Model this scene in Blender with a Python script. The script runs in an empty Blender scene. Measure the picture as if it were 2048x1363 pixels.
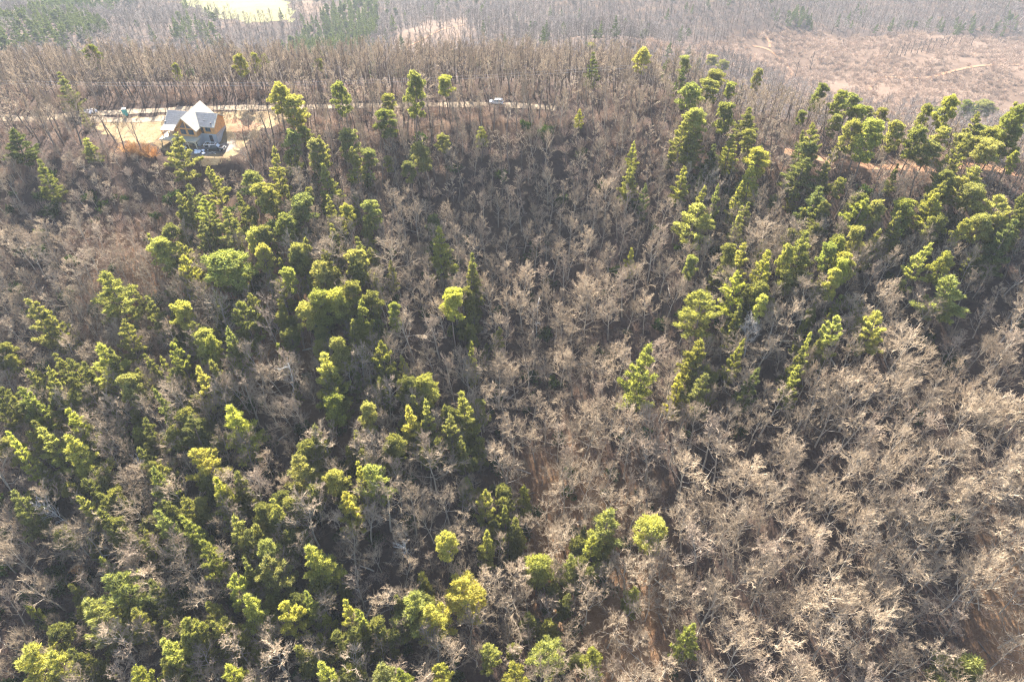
import bpy, bmesh, math, random
import numpy as np
from mathutils import Vector, Matrix

# ------------------------------------------------------------------ camera, sky, sun, exposure
R = math.radians
scene = bpy.context.scene
PITCH = R(44.0)              # looking down from a drone
CAM_Z = 97.0                 # metres above the ridge road
FPX = 1365.0                 # focal length in pixels of the 2048 px wide photograph
camd = bpy.data.cameras.new('camera'); cam = bpy.data.objects.new('camera', camd)
scene.collection.objects.link(cam)
camd.sensor_width = 36.0; camd.lens = 36.0 * FPX / 2048.0
camd.clip_start = 0.5; camd.clip_end = 20000.0
cam.location = (0, 0, CAM_Z); cam.rotation_euler = (R(90) - PITCH, 0, 0)
scene.camera = cam

SUN_AZ = R(-13.0)            # from straight ahead, towards the left
SUN_EL = R(36.0)
world = bpy.data.worlds.new('World'); scene.world = world; world.use_nodes = True
wn = world.node_tree.nodes; wl = world.node_tree.links
bg = wn['Background']; sky = wn.new('ShaderNodeTexSky'); sky.sky_type = 'NISHITA'; sky.sun_disc = False
sky.sun_elevation = SUN_EL; sky.sun_rotation = SUN_AZ
sky.air_density = 1.0; sky.dust_density = 1.5; sky.ozone_density = 1.0
wl.new(sky.outputs['Color'], bg.inputs['Color']); bg.inputs['Strength'].default_value = 0.075
sd = bpy.data.lights.new('sun', 'SUN'); sun = bpy.data.objects.new('sun', sd); scene.collection.objects.link(sun)
sd.energy = 5.0; sd.angle = R(0.5); sd.color = (1.0, 0.93, 0.81)
sv = Vector((math.sin(SUN_AZ) * math.cos(SUN_EL), math.cos(SUN_AZ) * math.cos(SUN_EL), math.sin(SUN_EL)))
sun.rotation_euler = sv.to_track_quat('Z', 'Y').to_euler(); sun.location = (0, 0, 150)

scene.view_settings.view_transform = 'Standard'; scene.view_settings.look = 'None'
scene.view_settings.exposure = 2.45; scene.view_settings.gamma = 1.0
scene.view_settings.use_curve_mapping = False
scene.render.engine = 'CYCLES'
cy = scene.cycles
cy.max_bounces = 4; cy.diffuse_bounces = 2; cy.glossy_bounces = 2; cy.transmission_bounces = 3
cy.volume_bounces = 0; cy.transparent_max_bounces = 4; cy.caustics_reflective = False; cy.caustics_refractive = False
cy.filter_width = 1.2; cy.use_adaptive_sampling = False
cy.use_denoising = True; cy.denoiser = 'OPENIMAGEDENOISE'; cy.denoising_input_passes = 'RGB_ALBEDO_NORMAL'; cy.denoising_prefilter = 'NONE'
cy.sample_clamp_indirect = 0.8

C = scene.collection
random.seed(11); RNG = np.random.default_rng(11)

# ------------------------------------------------------------------ terrain shape (metres, ridge road at z = 0)
XF = [-400, -200, -135, -108, -103, -96, -84, -72, -40, 0, 40, 80, 120, 180, 260, 400]
YF = [ 165,  172,  176,  180,  184, 192, 195, 190, 190, 200, 196, 176, 155, 134, 116, 95]
XB = [-400, -200, -100, 0, 40, 80, 120, 180, 260, 400]
YB = [ 215,  217,  219, 222, 219, 200, 178, 158, 140, 120]
EB = [0, 14, 60, 195, 420, 620, 900, 1500, 3000, 9000]
ZB = [0, -3, -22, -84, -126, -163, -196, -215, -215, -180]
def sstep(a, b, v):
    t = np.clip((v - a) / (b - a), 0, 1); return t * t * (3 - 2 * t)
def smooth_interp(v, xs, ys):
    return (np.interp(v - 6, xs, ys) + np.interp(v - 3, xs, ys) + np.interp(v, xs, ys) + np.interp(v + 3, xs, ys) + np.interp(v + 6, xs, ys)) / 5
def ground(x, y):
    x = np.asarray(x, float); y = np.asarray(y, float)
    d = np.maximum(smooth_interp(x, XF, YF) - y, 0); e = np.maximum(y - smooth_interp(x, XB, YB), 0)
    e = e * (1 + .8 * sstep(55, 110, x) * np.exp(-e / 120.0))
    z = -135 * (1 - np.exp(-d / 290.0)) + smooth_interp(e, EB, ZB)
    slope = sstep(4, 40, d)
    z = z - 14.0 * np.exp(-((x - 6 - 0.06 * (150 - y)) / 24.0) ** 2) * slope * sstep(20, 90, y)
    z = z + 3.5 * np.exp(-((x + 62) / 26.0) ** 2) * slope + 3.0 * np.exp(-((x - 66) / 20.0) ** 2) * slope * sstep(190, 120, y)
    far = sstep(20, 200, e)
    z = z + slope * (0.9 * np.sin(x * 0.11 + y * 0.05) + 0.7 * np.sin(y * 0.13 - x * 0.06 + 1.3) + 0.25 * np.sin(x * .41 + 2) * np.sin(y * .37))
    z = z + far * (10.0 * np.sin(x * 0.013 + y * 0.006 + .6) * np.sin(y * 0.011 - .5) + 4.0 * np.sin(x * 0.03 - y * 0.016) + 1.2 * np.sin(y * 0.05 + x * 0.03))
    for hx, hy, ha, hw_, hd in ((-520, 800, 26, 170, 130), (150, 760, 22, 120, 90), (-190, 470, 12, 110, 70), (-430, 560, 20, 130, 80), (420, 830, 24, 160, 100), (20, 900, 24, 150, 90), (60, 470, 10, 90, 60)):
        z = z + ha * np.exp(-((x - hx) / hw_) ** 2 - ((y - hy) / hd) ** 2)
    ux = x + 90.5; uy = y - 184.0
    w = sstep(14.5, 10.5, np.abs(ux)) * sstep(8.0, 5.6, np.abs(uy))
    return z * (1 - w) + (-2.7) * w
def gz(x, y): return float(ground(x, y))
cp, sp = math.cos(PITCH), math.sin(PITCH)
def ray(px, py):
    a = (px - 1024.0) / FPX; b = (681.5 - py) / FPX
    return np.array([a, cp + b * sp, -sp + b * cp])
TS = np.concatenate([np.arange(60, 400, 0.5), np.arange(400, 2500, 2.0)])
def hit(px, py, h=0.0):
    """point of the ground (raised by h) that is seen at a pixel of the photograph; returns x, y, ground z, depth"""
    d = ray(px, py); p = d[None, :] * TS[:, None]
    g = ground(p[:, 0], p[:, 1]) + h
    k = np.argmax(p[:, 2] + CAM_Z <= g)
    if k == 0: k = len(TS) - 1
    t0, t1 = TS[k - 1], TS[k]
    for _ in range(14):
        tm = (t0 + t1) / 2; q = d * tm
        if q[2] + CAM_Z <= ground(q[0], q[1]) + h: t1 = tm
        else: t0 = tm
    q = d * t1
    return q[0], q[1], gz(q[0], q[1]), t1
def proj(x, y, z):
    zz = z - CAM_Z; dep = y * cp - zz * sp; up = y * sp + zz * cp
    return 1024 + FPX * x / dep, 681.5 - FPX * up / dep, dep

# ------------------------------------------------------------------ object helpers
def tag(o, label, cat, group=None, kind=None):
    o['label'] = label; o['category'] = cat
    if group: o['group'] = group
    if kind: o['kind'] = kind
    return o
def empty(name, loc=(0, 0, 0), rz=0.0):
    o = bpy.data.objects.new(name, None); C.objects.link(o); o.location = loc; o.rotation_euler = (0, 0, rz)
    o.empty_display_size = 0.5
    return o
def mesh_np(name, verts, faces, smooth=False):
    m = bpy.data.meshes.new(name); m.from_pydata(np.asarray(verts, float).tolist() if not isinstance(verts, list) else verts, [], faces)
    if smooth: m.polygons.foreach_set('use_smooth', [True] * len(m.polygons))
    m.update(); return m
def link(name, mesh, mat=None, parent=None):
    o = bpy.data.objects.new(name, mesh); C.objects.link(o)
    if mat and not mesh.materials: mesh.materials.append(mat)
    if parent: o.parent = parent
    return o
class MB:
    """collects boxes, prisms and tubes into one mesh"""
    def __init__(s): s.v = []; s.f = []
    def poly(s, pts, faces):
        n = len(s.v); s.v += [tuple(p) for p in pts]; s.f += [tuple(i + n for i in f) for f in faces]
    def box(s, x0, x1, y0, y1, z0, z1):
        s.poly([(x0, y0, z0), (x1, y0, z0), (x1, y1, z0), (x0, y1, z0), (x0, y0, z1), (x1, y0, z1), (x1, y1, z1), (x0, y1, z1)],
               [(0, 3, 2, 1), (4, 5, 6, 7), (0, 1, 5, 4), (1, 2, 6, 5), (2, 3, 7, 6), (3, 0, 4, 7)])
        return s
    def prism(s, pts, vec):
        """a polygon swept along a vector"""
        n = len(pts); a = [Vector(p) for p in pts]; b = [p + Vector(vec) for p in a]
        s.poly(a + b, [tuple(range(n - 1, -1, -1)), tuple(range(n, 2 * n))] + [(i, (i + 1) % n, n + (i + 1) % n, n + i) for i in range(n)])
        return s
    def tube(s, pts, rad, n=4, cap=False):
        pts = [Vector(p) for p in pts]; k = len(pts); base = len(s.v); up = None
        for i, p in enumerate(pts):
            t = (pts[min(i + 1, k - 1)] - pts[max(i - 1, 0)])
            if t.length < 1e-6: t = Vector((0, 0, 1))
            t.normalize()
            if up is None: up = Vector((1, 0, 0)) if abs(t.x) < 0.8 else Vector((0, 1, 0))
            a = t.cross(up).normalized(); b = t.cross(a); up = a.cross(t)
            r = rad[i]
            for j in range(n):
                th = 2 * math.pi * j / n
                s.v.append(tuple(p + a * (r * math.cos(th)) + b * (r * math.sin(th))))
        for i in range(k - 1):
            for j in range(n):
                q = base + i * n; s.f.append((q + j, q + (j + 1) % n, q + n + (j + 1) % n, q + n + j))
        if cap:
            s.f.append(tuple(base + j for j in range(n - 1, -1, -1))); s.f.append(tuple(base + (k - 1) * n + j for j in range(n)))
        return s
    def mesh(s, name, smooth=False, bevel=0.0):
        m = mesh_np(name, s.v, s.f, smooth)
        if bevel:
            bm = bmesh.new(); bm.from_mesh(m); bmesh.ops.remove_doubles(bm, verts=bm.verts, dist=1e-4)
            bmesh.ops.bevel(bm, geom=list(bm.edges), offset=bevel, segments=2, affect='EDGES', clamp_overlap=True)
            bm.to_mesh(m); bm.free()
        return m
    def build(s, name, mat, parent=None, smooth=False, bevel=0.0):
        return link(name, s.mesh(name, smooth, bevel), mat, parent)

# ------------------------------------------------------------------ materials
def nodes(name):
    m = bpy.data.materials.new(name); m.use_nodes = True; nt = m.node_tree
    return m, nt, nt.nodes['Principled BSDF'], nt.nodes['Material Output']
def N(nt, t, **kw):
    n = nt.nodes.new(t)
    for k, v in kw.items(): setattr(n, k, v)
    return n
def noise(nt, scale, detail=4, rough=0.6, coord='Object', vec=None):
    n = N(nt, 'ShaderNodeTexNoise'); n.inputs['Scale'].default_value = scale; n.inputs['Detail'].default_value = detail; n.inputs['Roughness'].default_value = rough
    if vec is None:
        tc = N(nt, 'ShaderNodeTexCoord'); vec = tc.outputs[coord]
    nt.links.new(vec, n.inputs['Vector']); return n
def ramp(nt, src, stops):
    r = N(nt, 'ShaderNodeValToRGB'); el = r.color_ramp.elements
    while len(el) < len(stops): el.new(0.5)
    for e, (p, c) in zip(el, stops): e.position = p; e.color = (*c, 1)
    nt.links.new(src, r.inputs['Fac']); return r
def mixc(nt, fac, a, b, mode='MIX'):
    m = N(nt, 'ShaderNodeMix', data_type='RGBA', blend_type=mode)
    for s, i in ((fac, 0), (a, 6), (b, 7)):
        if isinstance(s, (int, float)): m.inputs[i].default_value = s
        elif isinstance(s, tuple): m.inputs[i].default_value = (*s, 1)
        else: nt.links.new(s, m.inputs[i])
    return m.outputs[2]
def surf(name, col, rough=0.8, var=0.25, scale=3.0, metal=0.0, bump=0.0, spec=0.3):
    m, nt, b, out = nodes(name)
    n = noise(nt, scale, 5); lo = tuple(c * (1 - var) for c in col); hi = tuple(min(1, c * (1 + var)) for c in col)
    r = ramp(nt, n.outputs['Fac'], [(0.3, lo), (0.7, hi)]); nt.links.new(r.outputs['Color'], b.inputs['Base Color'])
    b.inputs['Roughness'].default_value = rough; b.inputs['Metallic'].default_value = metal; b.inputs['Specular IOR Level'].default_value = spec
    if bump:
        bp = N(nt, 'ShaderNodeBump'); bp.inputs['Strength'].default_value = bump; bp.inputs['Distance'].default_value = 0.05
        nt.links.new(n.outputs['Fac'], bp.inputs['Height']); nt.links.new(bp.outputs['Normal'], b.inputs['Normal'])
    return m
def litter_mat(name, stops, s1=0.08, s2=1.3, s3=7.0, extra=None):
    m, nt, b, out = nodes(name)
    tc = N(nt, 'ShaderNodeTexCoord'); v = tc.outputs['Object']
    a = noise(nt, s1, 5, .6, vec=v); f = noise(nt, s2, 6, .75, vec=v); g = noise(nt, s3, 3, .7, vec=v)
    mx = N(nt, 'ShaderNodeMath', operation='ADD'); m2 = N(nt, 'ShaderNodeMath', operation='MULTIPLY_ADD')
    nt.links.new(f.outputs['Fac'], mx.inputs[0]); nt.links.new(g.outputs['Fac'], mx.inputs[1])
    m2.inputs[1].default_value = .34; nt.links.new(mx.outputs[0], m2.inputs[0])
    m3 = N(nt, 'ShaderNodeMath', operation='MULTIPLY'); m3.inputs[1].default_value = .33; nt.links.new(a.outputs['Fac'], m3.inputs[0]); nt.links.new(m3.outputs[0], m2.inputs[2])
    r = ramp(nt, m2.outputs[0], stops); colour = r.outputs['Color']
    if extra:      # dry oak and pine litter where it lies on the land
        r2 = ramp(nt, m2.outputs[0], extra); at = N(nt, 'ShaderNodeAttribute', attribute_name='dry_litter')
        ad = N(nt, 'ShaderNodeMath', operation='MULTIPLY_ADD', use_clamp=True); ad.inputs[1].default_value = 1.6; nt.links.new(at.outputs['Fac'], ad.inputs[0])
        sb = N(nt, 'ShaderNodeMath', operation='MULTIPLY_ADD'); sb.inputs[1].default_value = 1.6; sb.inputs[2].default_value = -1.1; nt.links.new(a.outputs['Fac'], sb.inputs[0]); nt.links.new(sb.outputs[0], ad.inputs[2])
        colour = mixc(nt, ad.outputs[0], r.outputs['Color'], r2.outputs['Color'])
    nt.links.new(colour, b.inputs['Base Color'])
    b.inputs['Roughness'].default_value = 0.95; b.inputs['Specular IOR Level'].default_value = 0.1
    bp = N(nt, 'ShaderNodeBump'); bp.inputs['Strength'].default_value = .7; bp.inputs['Distance'].default_value = 0.25
    nt.links.new(f.outputs['Fac'], bp.inputs['Height']); nt.links.new(bp.outputs['Normal'], b.inputs['Normal'])
    return m
M = {}
M['ground'] = litter_mat('leaf_litter', [(.36, (.026, .019, .019)), (.47, (.046, .031, .027)), (.56, (.075, .05, .038)), (.66, (.125, .085, .06))], extra=[(.36, (.10, .055, .03)), (.47, (.19, .105, .055)), (.56, (.26, .155, .085)), (.66, (.33, .22, .135))])  # base stops darkened and cooled: shade between the trees put into the colour
M['yard'] = litter_mat('dry_straw', [(.36, (.10, .06, .034)), (.45, (.18, .122, .066)), (.54, (.24, .178, .10)), (.64, (.30, .24, .148))], .25, .9, 4)
M['clay'] = litter_mat('red_clay', [(.36, (.15, .08, .045)), (.48, (.24, .13, .075)), (.6, (.31, .19, .115))], .2, 1.2, 6)
M['gravel'] = litter_mat('gravel', [(.36, (.17, .115, .075)), (.46, (.25, .19, .13)), (.55, (.32, .25, .18)), (.66, (.38, .31, .24))], .15, 1.6, 8)
M['clearcut'] = litter_mat('slash', [(.36, (.055, .034, .024)), (.46, (.088, .056, .039)), (.55, (.115, .077, .056)), (.66, (.155, .11, .083))], .02, .16, .8)
M['field'] = litter_mat('pasture', [(.36, (.13, .125, .05)), (.5, (.175, .165, .075)), (.64, (.22, .205, .10))], .01, .1, .6)
def foliage(name):
    m, nt, b, out = nodes(name); nt.nodes.remove(b)
    oi = N(nt, 'ShaderNodeObjectInfo'); geo = N(nt, 'ShaderNodeNewGeometry')
    rnd = N(nt, 'ShaderNodeMapRange'); rnd.inputs['To Min'].default_value = .78; rnd.inputs['To Max'].default_value = 1.2
    nt.links.new(oi.outputs['Random'], rnd.inputs['Value'])
    isl = N(nt, 'ShaderNodeMapRange'); isl.inputs['To Min'].default_value = .62; isl.inputs['To Max'].default_value = 1.35
    nt.links.new(geo.outputs['Random Per Island'], isl.inputs['Value'])
    mu = N(nt, 'ShaderNodeMath', operation='MULTIPLY'); nt.links.new(rnd.outputs[0], mu.inputs[0]); nt.links.new(isl.outputs[0], mu.inputs[1])
    hue = mixc(nt, oi.outputs['Random'], (.93, 1.0, 1.1), (1.03, 1.02, .97)); hc = mixc(nt, 1.0, oi.outputs['Color'], hue, 'MULTIPLY')
    col = N(nt, 'ShaderNodeVectorMath', operation='SCALE'); nt.links.new(hc, col.inputs[0]); nt.links.new(mu.outputs[0], col.inputs['Scale'])
    d = N(nt, 'ShaderNodeBsdfDiffuse'); t = N(nt, 'ShaderNodeBsdfTranslucent'); mx = N(nt, 'ShaderNodeMixShader'); mx.inputs[0].default_value = .6
    nt.links.new(col.outputs[0], d.inputs['Color'])
    tint = mixc(nt, 1.0, col.outputs[0], (1.35, 1.25, .65), 'MULTIPLY'); nt.links.new(tint, t.inputs['Color'])
    nt.links.new(d.outputs[0], mx.inputs[1]); nt.links.new(t.outputs[0], mx.inputs[2]); nt.links.new(mx.outputs[0], out.inputs['Surface'])
    return m
M['needles'] = foliage('pine_needles')
def bark(name, col, var=.35, rr=(.75, 1.25)):
    m, nt, b, out = nodes(name)
    n = noise(nt, 1.4, 5); r = ramp(nt, n.outputs['Fac'], [(.3, tuple(c * (1 - var) for c in col)), (.7, tuple(c * (1 + var) for c in col))])
    oi = N(nt, 'ShaderNodeObjectInfo'); rnd = N(nt, 'ShaderNodeMapRange'); rnd.inputs['To Min'].default_value = rr[0]; rnd.inputs['To Max'].default_value = rr[1]
    nt.links.new(oi.outputs['Random'], rnd.inputs['Value'])
    s = N(nt, 'ShaderNodeVectorMath', operation='SCALE'); nt.links.new(r.outputs['Color'], s.inputs[0]); nt.links.new(rnd.outputs[0], s.inputs['Scale'])
    nt.links.new(s.outputs[0], b.inputs['Base Color']); b.inputs['Roughness'].default_value = .85; b.inputs['Specular IOR Level'].default_value = .25
    return m
M['bark'] = bark('grey_bark', (.37, .32, .26), .3, (.8, 1.2))
M['darkbark'] = bark('dark_bark', (.15, .12, .10))
M['pinebark'] = bark('pine_bark', (.19, .145, .115))
M['twig'] = bark('twigs', (.43, .335, .235), .3, (.55, 1.2))
M['fartwig'] = bark('far_twigs', (.31, .265, .235), .3, (.6, 1.2))
M['redtwig'] = bark('russet_twigs', (.38, .295, .22), .3, (.75, 1.25))
M['dead'] = bark('bleached_wood', (.62, .60, .57), .2)
M['brush'] = bark('brush_twigs', (.40, .29, .22), .3, (.65, 1.3))

# ------------------------------------------------------------------ the land
def axis(a, b, step, far, n):
    dense = np.arange(a, b + step, step)
    g = np.geomspace(step, 1.0, 2)
    out = []; p = dense[-1]; s = step
    while p < far: s *= n; p += s; out.append(p)
    return dense, out
dx, gx = axis(-250, 250, 2.5, 5200, 1.09)
xs = np.concatenate([-np.array(gx[::-1]), dx, np.array(gx)])
dy, gy = axis(0, 320, 2.5, 6500, 1.045)
back = []; p = 0.0; s = 2.5
while p > -1500: s *= 1.15; p -= s; back.append(p)
ys = np.concatenate([np.array(back[::-1]), dy, np.array(gy)])
X, Y = np.meshgrid(xs, ys); Z = ground(X, Y)
nx, ny = len(xs), len(ys)
vv = np.stack([X.ravel(), Y.ravel(), Z.ravel()], 1)
ii = (np.arange(ny - 1)[:, None] * nx + np.arange(nx - 1)[None, :]).ravel()
ff = np.stack([ii, ii + 1, ii + nx + 1, ii + nx], 1)
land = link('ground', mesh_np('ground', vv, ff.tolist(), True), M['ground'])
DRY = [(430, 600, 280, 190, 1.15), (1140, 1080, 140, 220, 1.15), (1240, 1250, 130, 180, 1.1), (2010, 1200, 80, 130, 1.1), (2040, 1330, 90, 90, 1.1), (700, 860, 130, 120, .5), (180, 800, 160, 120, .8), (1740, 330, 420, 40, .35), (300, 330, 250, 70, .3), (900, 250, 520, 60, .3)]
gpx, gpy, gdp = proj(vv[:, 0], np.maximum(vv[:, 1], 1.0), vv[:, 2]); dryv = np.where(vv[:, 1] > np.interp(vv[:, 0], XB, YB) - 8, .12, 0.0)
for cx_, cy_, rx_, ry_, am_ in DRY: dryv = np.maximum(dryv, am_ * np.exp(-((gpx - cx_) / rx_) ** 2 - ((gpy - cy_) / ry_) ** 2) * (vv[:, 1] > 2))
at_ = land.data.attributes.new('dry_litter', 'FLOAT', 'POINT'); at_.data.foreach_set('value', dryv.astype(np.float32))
tag(land, 'forest floor of orange brown leaf litter over ridge and slopes', 'ground', kind='structure')

def inside(poly, x, y):
    x = np.asarray(x, float); y = np.asarray(y, float); r = np.zeros(x.shape, bool); n = len(poly)
    for i in range(n):
        (x0, y0), (x1, y1) = poly[i], poly[(i + 1) % n]
        if y0 == y1: continue
        c = (y0 > y) != (y1 > y)
        r ^= c & (x < (x1 - x0) * (y - y0) / (y1 - y0) + x0)
    return r
def ragged(poly, amp, n=5):
    out = []
    for i in range(len(poly)):
        a = np.array(poly[i]); b = np.array(poly[(i + 1) % len(poly)])
        for k in range(n):
            q = a + (b - a) * k / n; out.append((q[0] + random.uniform(-amp, amp), q[1] + random.uniform(-amp, amp)))
    return out
def sheet(name, poly, mat, lift, step, label, cat):
    """a ground sheet inside a plan polygon, laid just above the land"""
    px_ = [p[0] for p in poly]; py_ = [p[1] for p in poly]
    gx_ = np.arange(min(px_), max(px_) + step, step); gy_ = np.arange(min(py_), max(py_) + step, step)
    X, Y = np.meshgrid(gx_, gy_); keep = inside(poly, X + step / 2, Y + step / 2)
    idx = -np.ones(X.shape, int); verts = []; faces = []
    def vid(i, j):
        if idx[i, j] < 0: idx[i, j] = len(verts); verts.append((X[i, j], Y[i, j], 0))
        return int(idx[i, j])
    for i in range(len(gy_) - 1):
        for j in range(len(gx_) - 1):
            if keep[i, j]: faces.append((vid(i, j), vid(i, j + 1), vid(i + 1, j + 1), vid(i + 1, j)))
    v = np.array(verts)
    v[:, 2] = sample_land(v[:, 0], v[:, 1]) + lift
    o = link(name, mesh_np(name, v, faces, True), mat)
    return tag(o, label, cat, kind='structure')
def sample_land(x, y):
    """height of the land mesh itself"""
    i = np.clip(np.searchsorted(xs, x) - 1, 0, nx - 2); j = np.clip(np.searchsorted(ys, y) - 1, 0, ny - 2)
    u = (x - xs[i]) / (xs[i + 1] - xs[i]); w = (y - ys[j]) / (ys[j + 1] - ys[j])
    a, b_, c, d = Z[j, i], Z[j, i + 1], Z[j + 1, i + 1], Z[j + 1, i]
    return np.maximum(a * (1 - u) * (1 - w) + b_ * u * (1 - w) + c * u * w + d * (1 - u) * w,
                      np.where(u + w < 1, a + u * (b_ - a) + w * (d - a), c + (1 - u) * (d - c) + (1 - w) * (b_ - c)))
def pxpoly(pts): return [hit(a, b)[:2] for a, b in pts]
YARD = ragged(pxpoly([(180, 240), (330, 232), (480, 222), (560, 222), (600, 240), (520, 262), (478, 300), (460, 318), (400, 322), (345, 312), (320, 296), (262, 290), (205, 268)]), 1.3, 9)
sheet('yard', YARD, M['yard'], .03, .35, 'pale dry straw covered yard around the log house', 'yard')
CLAY = ragged(pxpoly([(458, 240), (500, 236), (520, 250), (492, 275), (475, 282), (462, 262)]), .9, 7)
sheet('clay_bank', CLAY, M['clay'], .05, .35, 'orange clay earth bank beside the log house', 'bank')
PAD = ragged(pxpoly([(360, 306), (400, 312), (455, 304), (474, 292), (464, 275), (440, 290), (380, 296)]), .4)
sheet('dirt_pad', PAD, surf('pad_dirt', (.22, .18, .15), .95, .35, 1.5), .07, .35, 'grey brown dirt pad in front of the house basement', 'dirt')  # greyer brown than the yard straw, mottled by noise
CLEAR = ragged(pxpoly([(1260, 95), (1400, 88), (1500, 66), (1620, 64), (1760, 72), (1900, 72), (2100, 62), (2300, 60), (2300, 270), (2048, 250), (1900, 240), (1760, 228), (1640, 205), (1540, 165), (1470, 135), (1330, 110)]), 6, 7)
sheet('clearcut', CLEAR, M['clearcut'], .12, 3.0, 'pinkish brown clearcut hillside in the valley beyond the ridge', 'clearcut')
CLEAR2 = ragged(pxpoly([(770, 112), (800, 66), (860, 40), (930, 32), (950, 60), (925, 98), (880, 118), (820, 120)]), 5)
sheet('clearing', CLEAR2, M['clearcut'], .14, 3.0, 'pinkish brown clearing on the far wooded hillside', 'clearing')
FIELD = ragged(pxpoly([(360, 4), (390, 18), (430, 36), (490, 46), (540, 43), (590, 48), (592, 25), (575, 0)]) + [hit(575, 0)[:2]] + [(-480, 1180), (-560, 1000)], 6)
sheet('field', FIELD, M['field'], .16, 5.0, 'pale straw coloured open pasture beyond the woods', 'field')
CLEAR3 = ragged(pxpoly([(585, 12), (600, 2), (640, 2), (650, 22), (615, 30)]), 4)
sheet('far_clearing', CLEAR3, M['clearcut'], .18, 4.0, 'pale pinkish bare patch beside the far pasture', 'clearing')
def strip(name, pts, width, mat, lift, label, cat, step=1.0):
    """a road sheet following a centre line"""
    pts = [np.array(p, float) for p in pts]; line = []
    for i in range(len(pts) - 1):
        a, b = pts[i], pts[i + 1]; m = max(1, int(np.linalg.norm(b - a) / step))
        line += [a + (b - a) * k / m for k in range(m)]
    line.append(pts[-1]); line = np.array(line)
    ker = np.ones(9) / 9; pad = np.pad(line, ((4, 4), (0, 0)), mode='edge')
    line = np.stack([np.convolve(pad[:, k], ker, 'valid') for k in (0, 1)], 1)
    t = np.gradient(line, axis=0); t /= np.linalg.norm(t, axis=1)[:, None] + 1e-9; nrm = np.stack([-t[:, 1], t[:, 0]], 1)
    verts = []; cols = 6
    for i in range(len(line)):
        wj = width * (1 + .12 * math.sin(i * .37) + .08 * math.sin(i * .91))
        for k in range(cols):
            q = line[i] + nrm[i] * (k / (cols - 1) - .5) * wj; verts.append((q[0], q[1], 0))
    v = np.array(verts); v[:, 2] = sample_land(v[:, 0], v[:, 1]) + lift
    faces = [(i * cols + k, i * cols + k + 1, (i + 1) * cols + k + 1, (i + 1) * cols + k) for i in range(len(line) - 1) for k in range(cols - 1)]
    o = link(name, mesh_np(name, v, faces, True), mat); tag(o, label, cat, kind='structure')
    return line
ROAD = strip('road', [(-330, 206), (-200, 206)] + pxpoly([(60, 240), (170, 228), (300, 222), (430, 216), (600, 215), (720, 212), (860, 210), (990, 209), (1080, 214), (1120, 218)]), 3.4, M['gravel'], .09,
             'pale gravel road along the wooded ridge', 'road')
DRIVE = strip('driveway', pxpoly([(165, 238), (220, 241), (290, 241), (340, 236), (400, 224)]), 3.0, M['gravel'], .11, 'cream gravel driveway curving past the log house', 'driveway')
TRAIL = strip('dirt_track', pxpoly([(1560, 300), (1640, 318), (1730, 332), (1850, 338), (1960, 330), (2048, 352), (2120, 372)]), 3.2, M['clay'], .06, 'orange dirt track along the pine covered spur', 'track')
for k, pp in enumerate([[(1500, 92), (1538, 98), (1552, 112), (1575, 132), (1585, 150), (1582, 168)], [(1738, 182), (1745, 165), (1755, 155), (1850, 158), (1960, 132), (2060, 130)], [(1538, 98), (1542, 86), (1530, 74)]]):
    strip('skid_trail', pxpoly(pp), (3.0, 3.0, 2.2)[k], M['clay'], .4 + .05 * k, ['bright forked clay skid trail in the clearcut', 'clay skid trail curving across the right of the clearcut', 'short clay spur trail at the top of the clearcut'][k], 'trail', 2.0)
strip('skid_trail', pxpoly([(800, 100), (850, 78), (880, 62), (930, 50)]), 2.6, M['clay'], .45, 'clay trail climbing the far pinkish clearing', 'trail', 3.0)

# ------------------------------------------------------------------ tree prototypes (mesh data shared by the copies)
def rdir(rng, tilt, az):
    return Vector((math.cos(az) * math.cos(tilt), math.sin(az) * math.cos(tilt), math.sin(tilt)))
def wander(rng, p, d, L, k, curl, up=0.0):
    pts = [p.copy()]; d = d.copy()
    for i in range(k):
        d = (d + Vector((rng.uniform(-curl, curl), rng.uniform(-curl, curl), rng.uniform(-curl, curl) + up))).normalized()
        p = p + d * (L / k); pts.append(p.copy())
    return pts
def along(pts, t):
    f = t * (len(pts) - 1); i = min(int(f), len(pts) - 2); u = f - i
    return pts[i].lerp(pts[i + 1], u), (pts[i + 1] - pts[i]).normalized()
def side(rng, d, ang):
    a = Vector((rng.uniform(-1, 1), rng.uniform(-1, 1), rng.uniform(-1, 1))); a = (a - d * a.dot(d))
    if a.length < 1e-3: a = Vector((0, 0, 1))
    a.normalize(); return (d * math.cos(ang) + a * math.sin(ang)).normalized()
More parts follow.
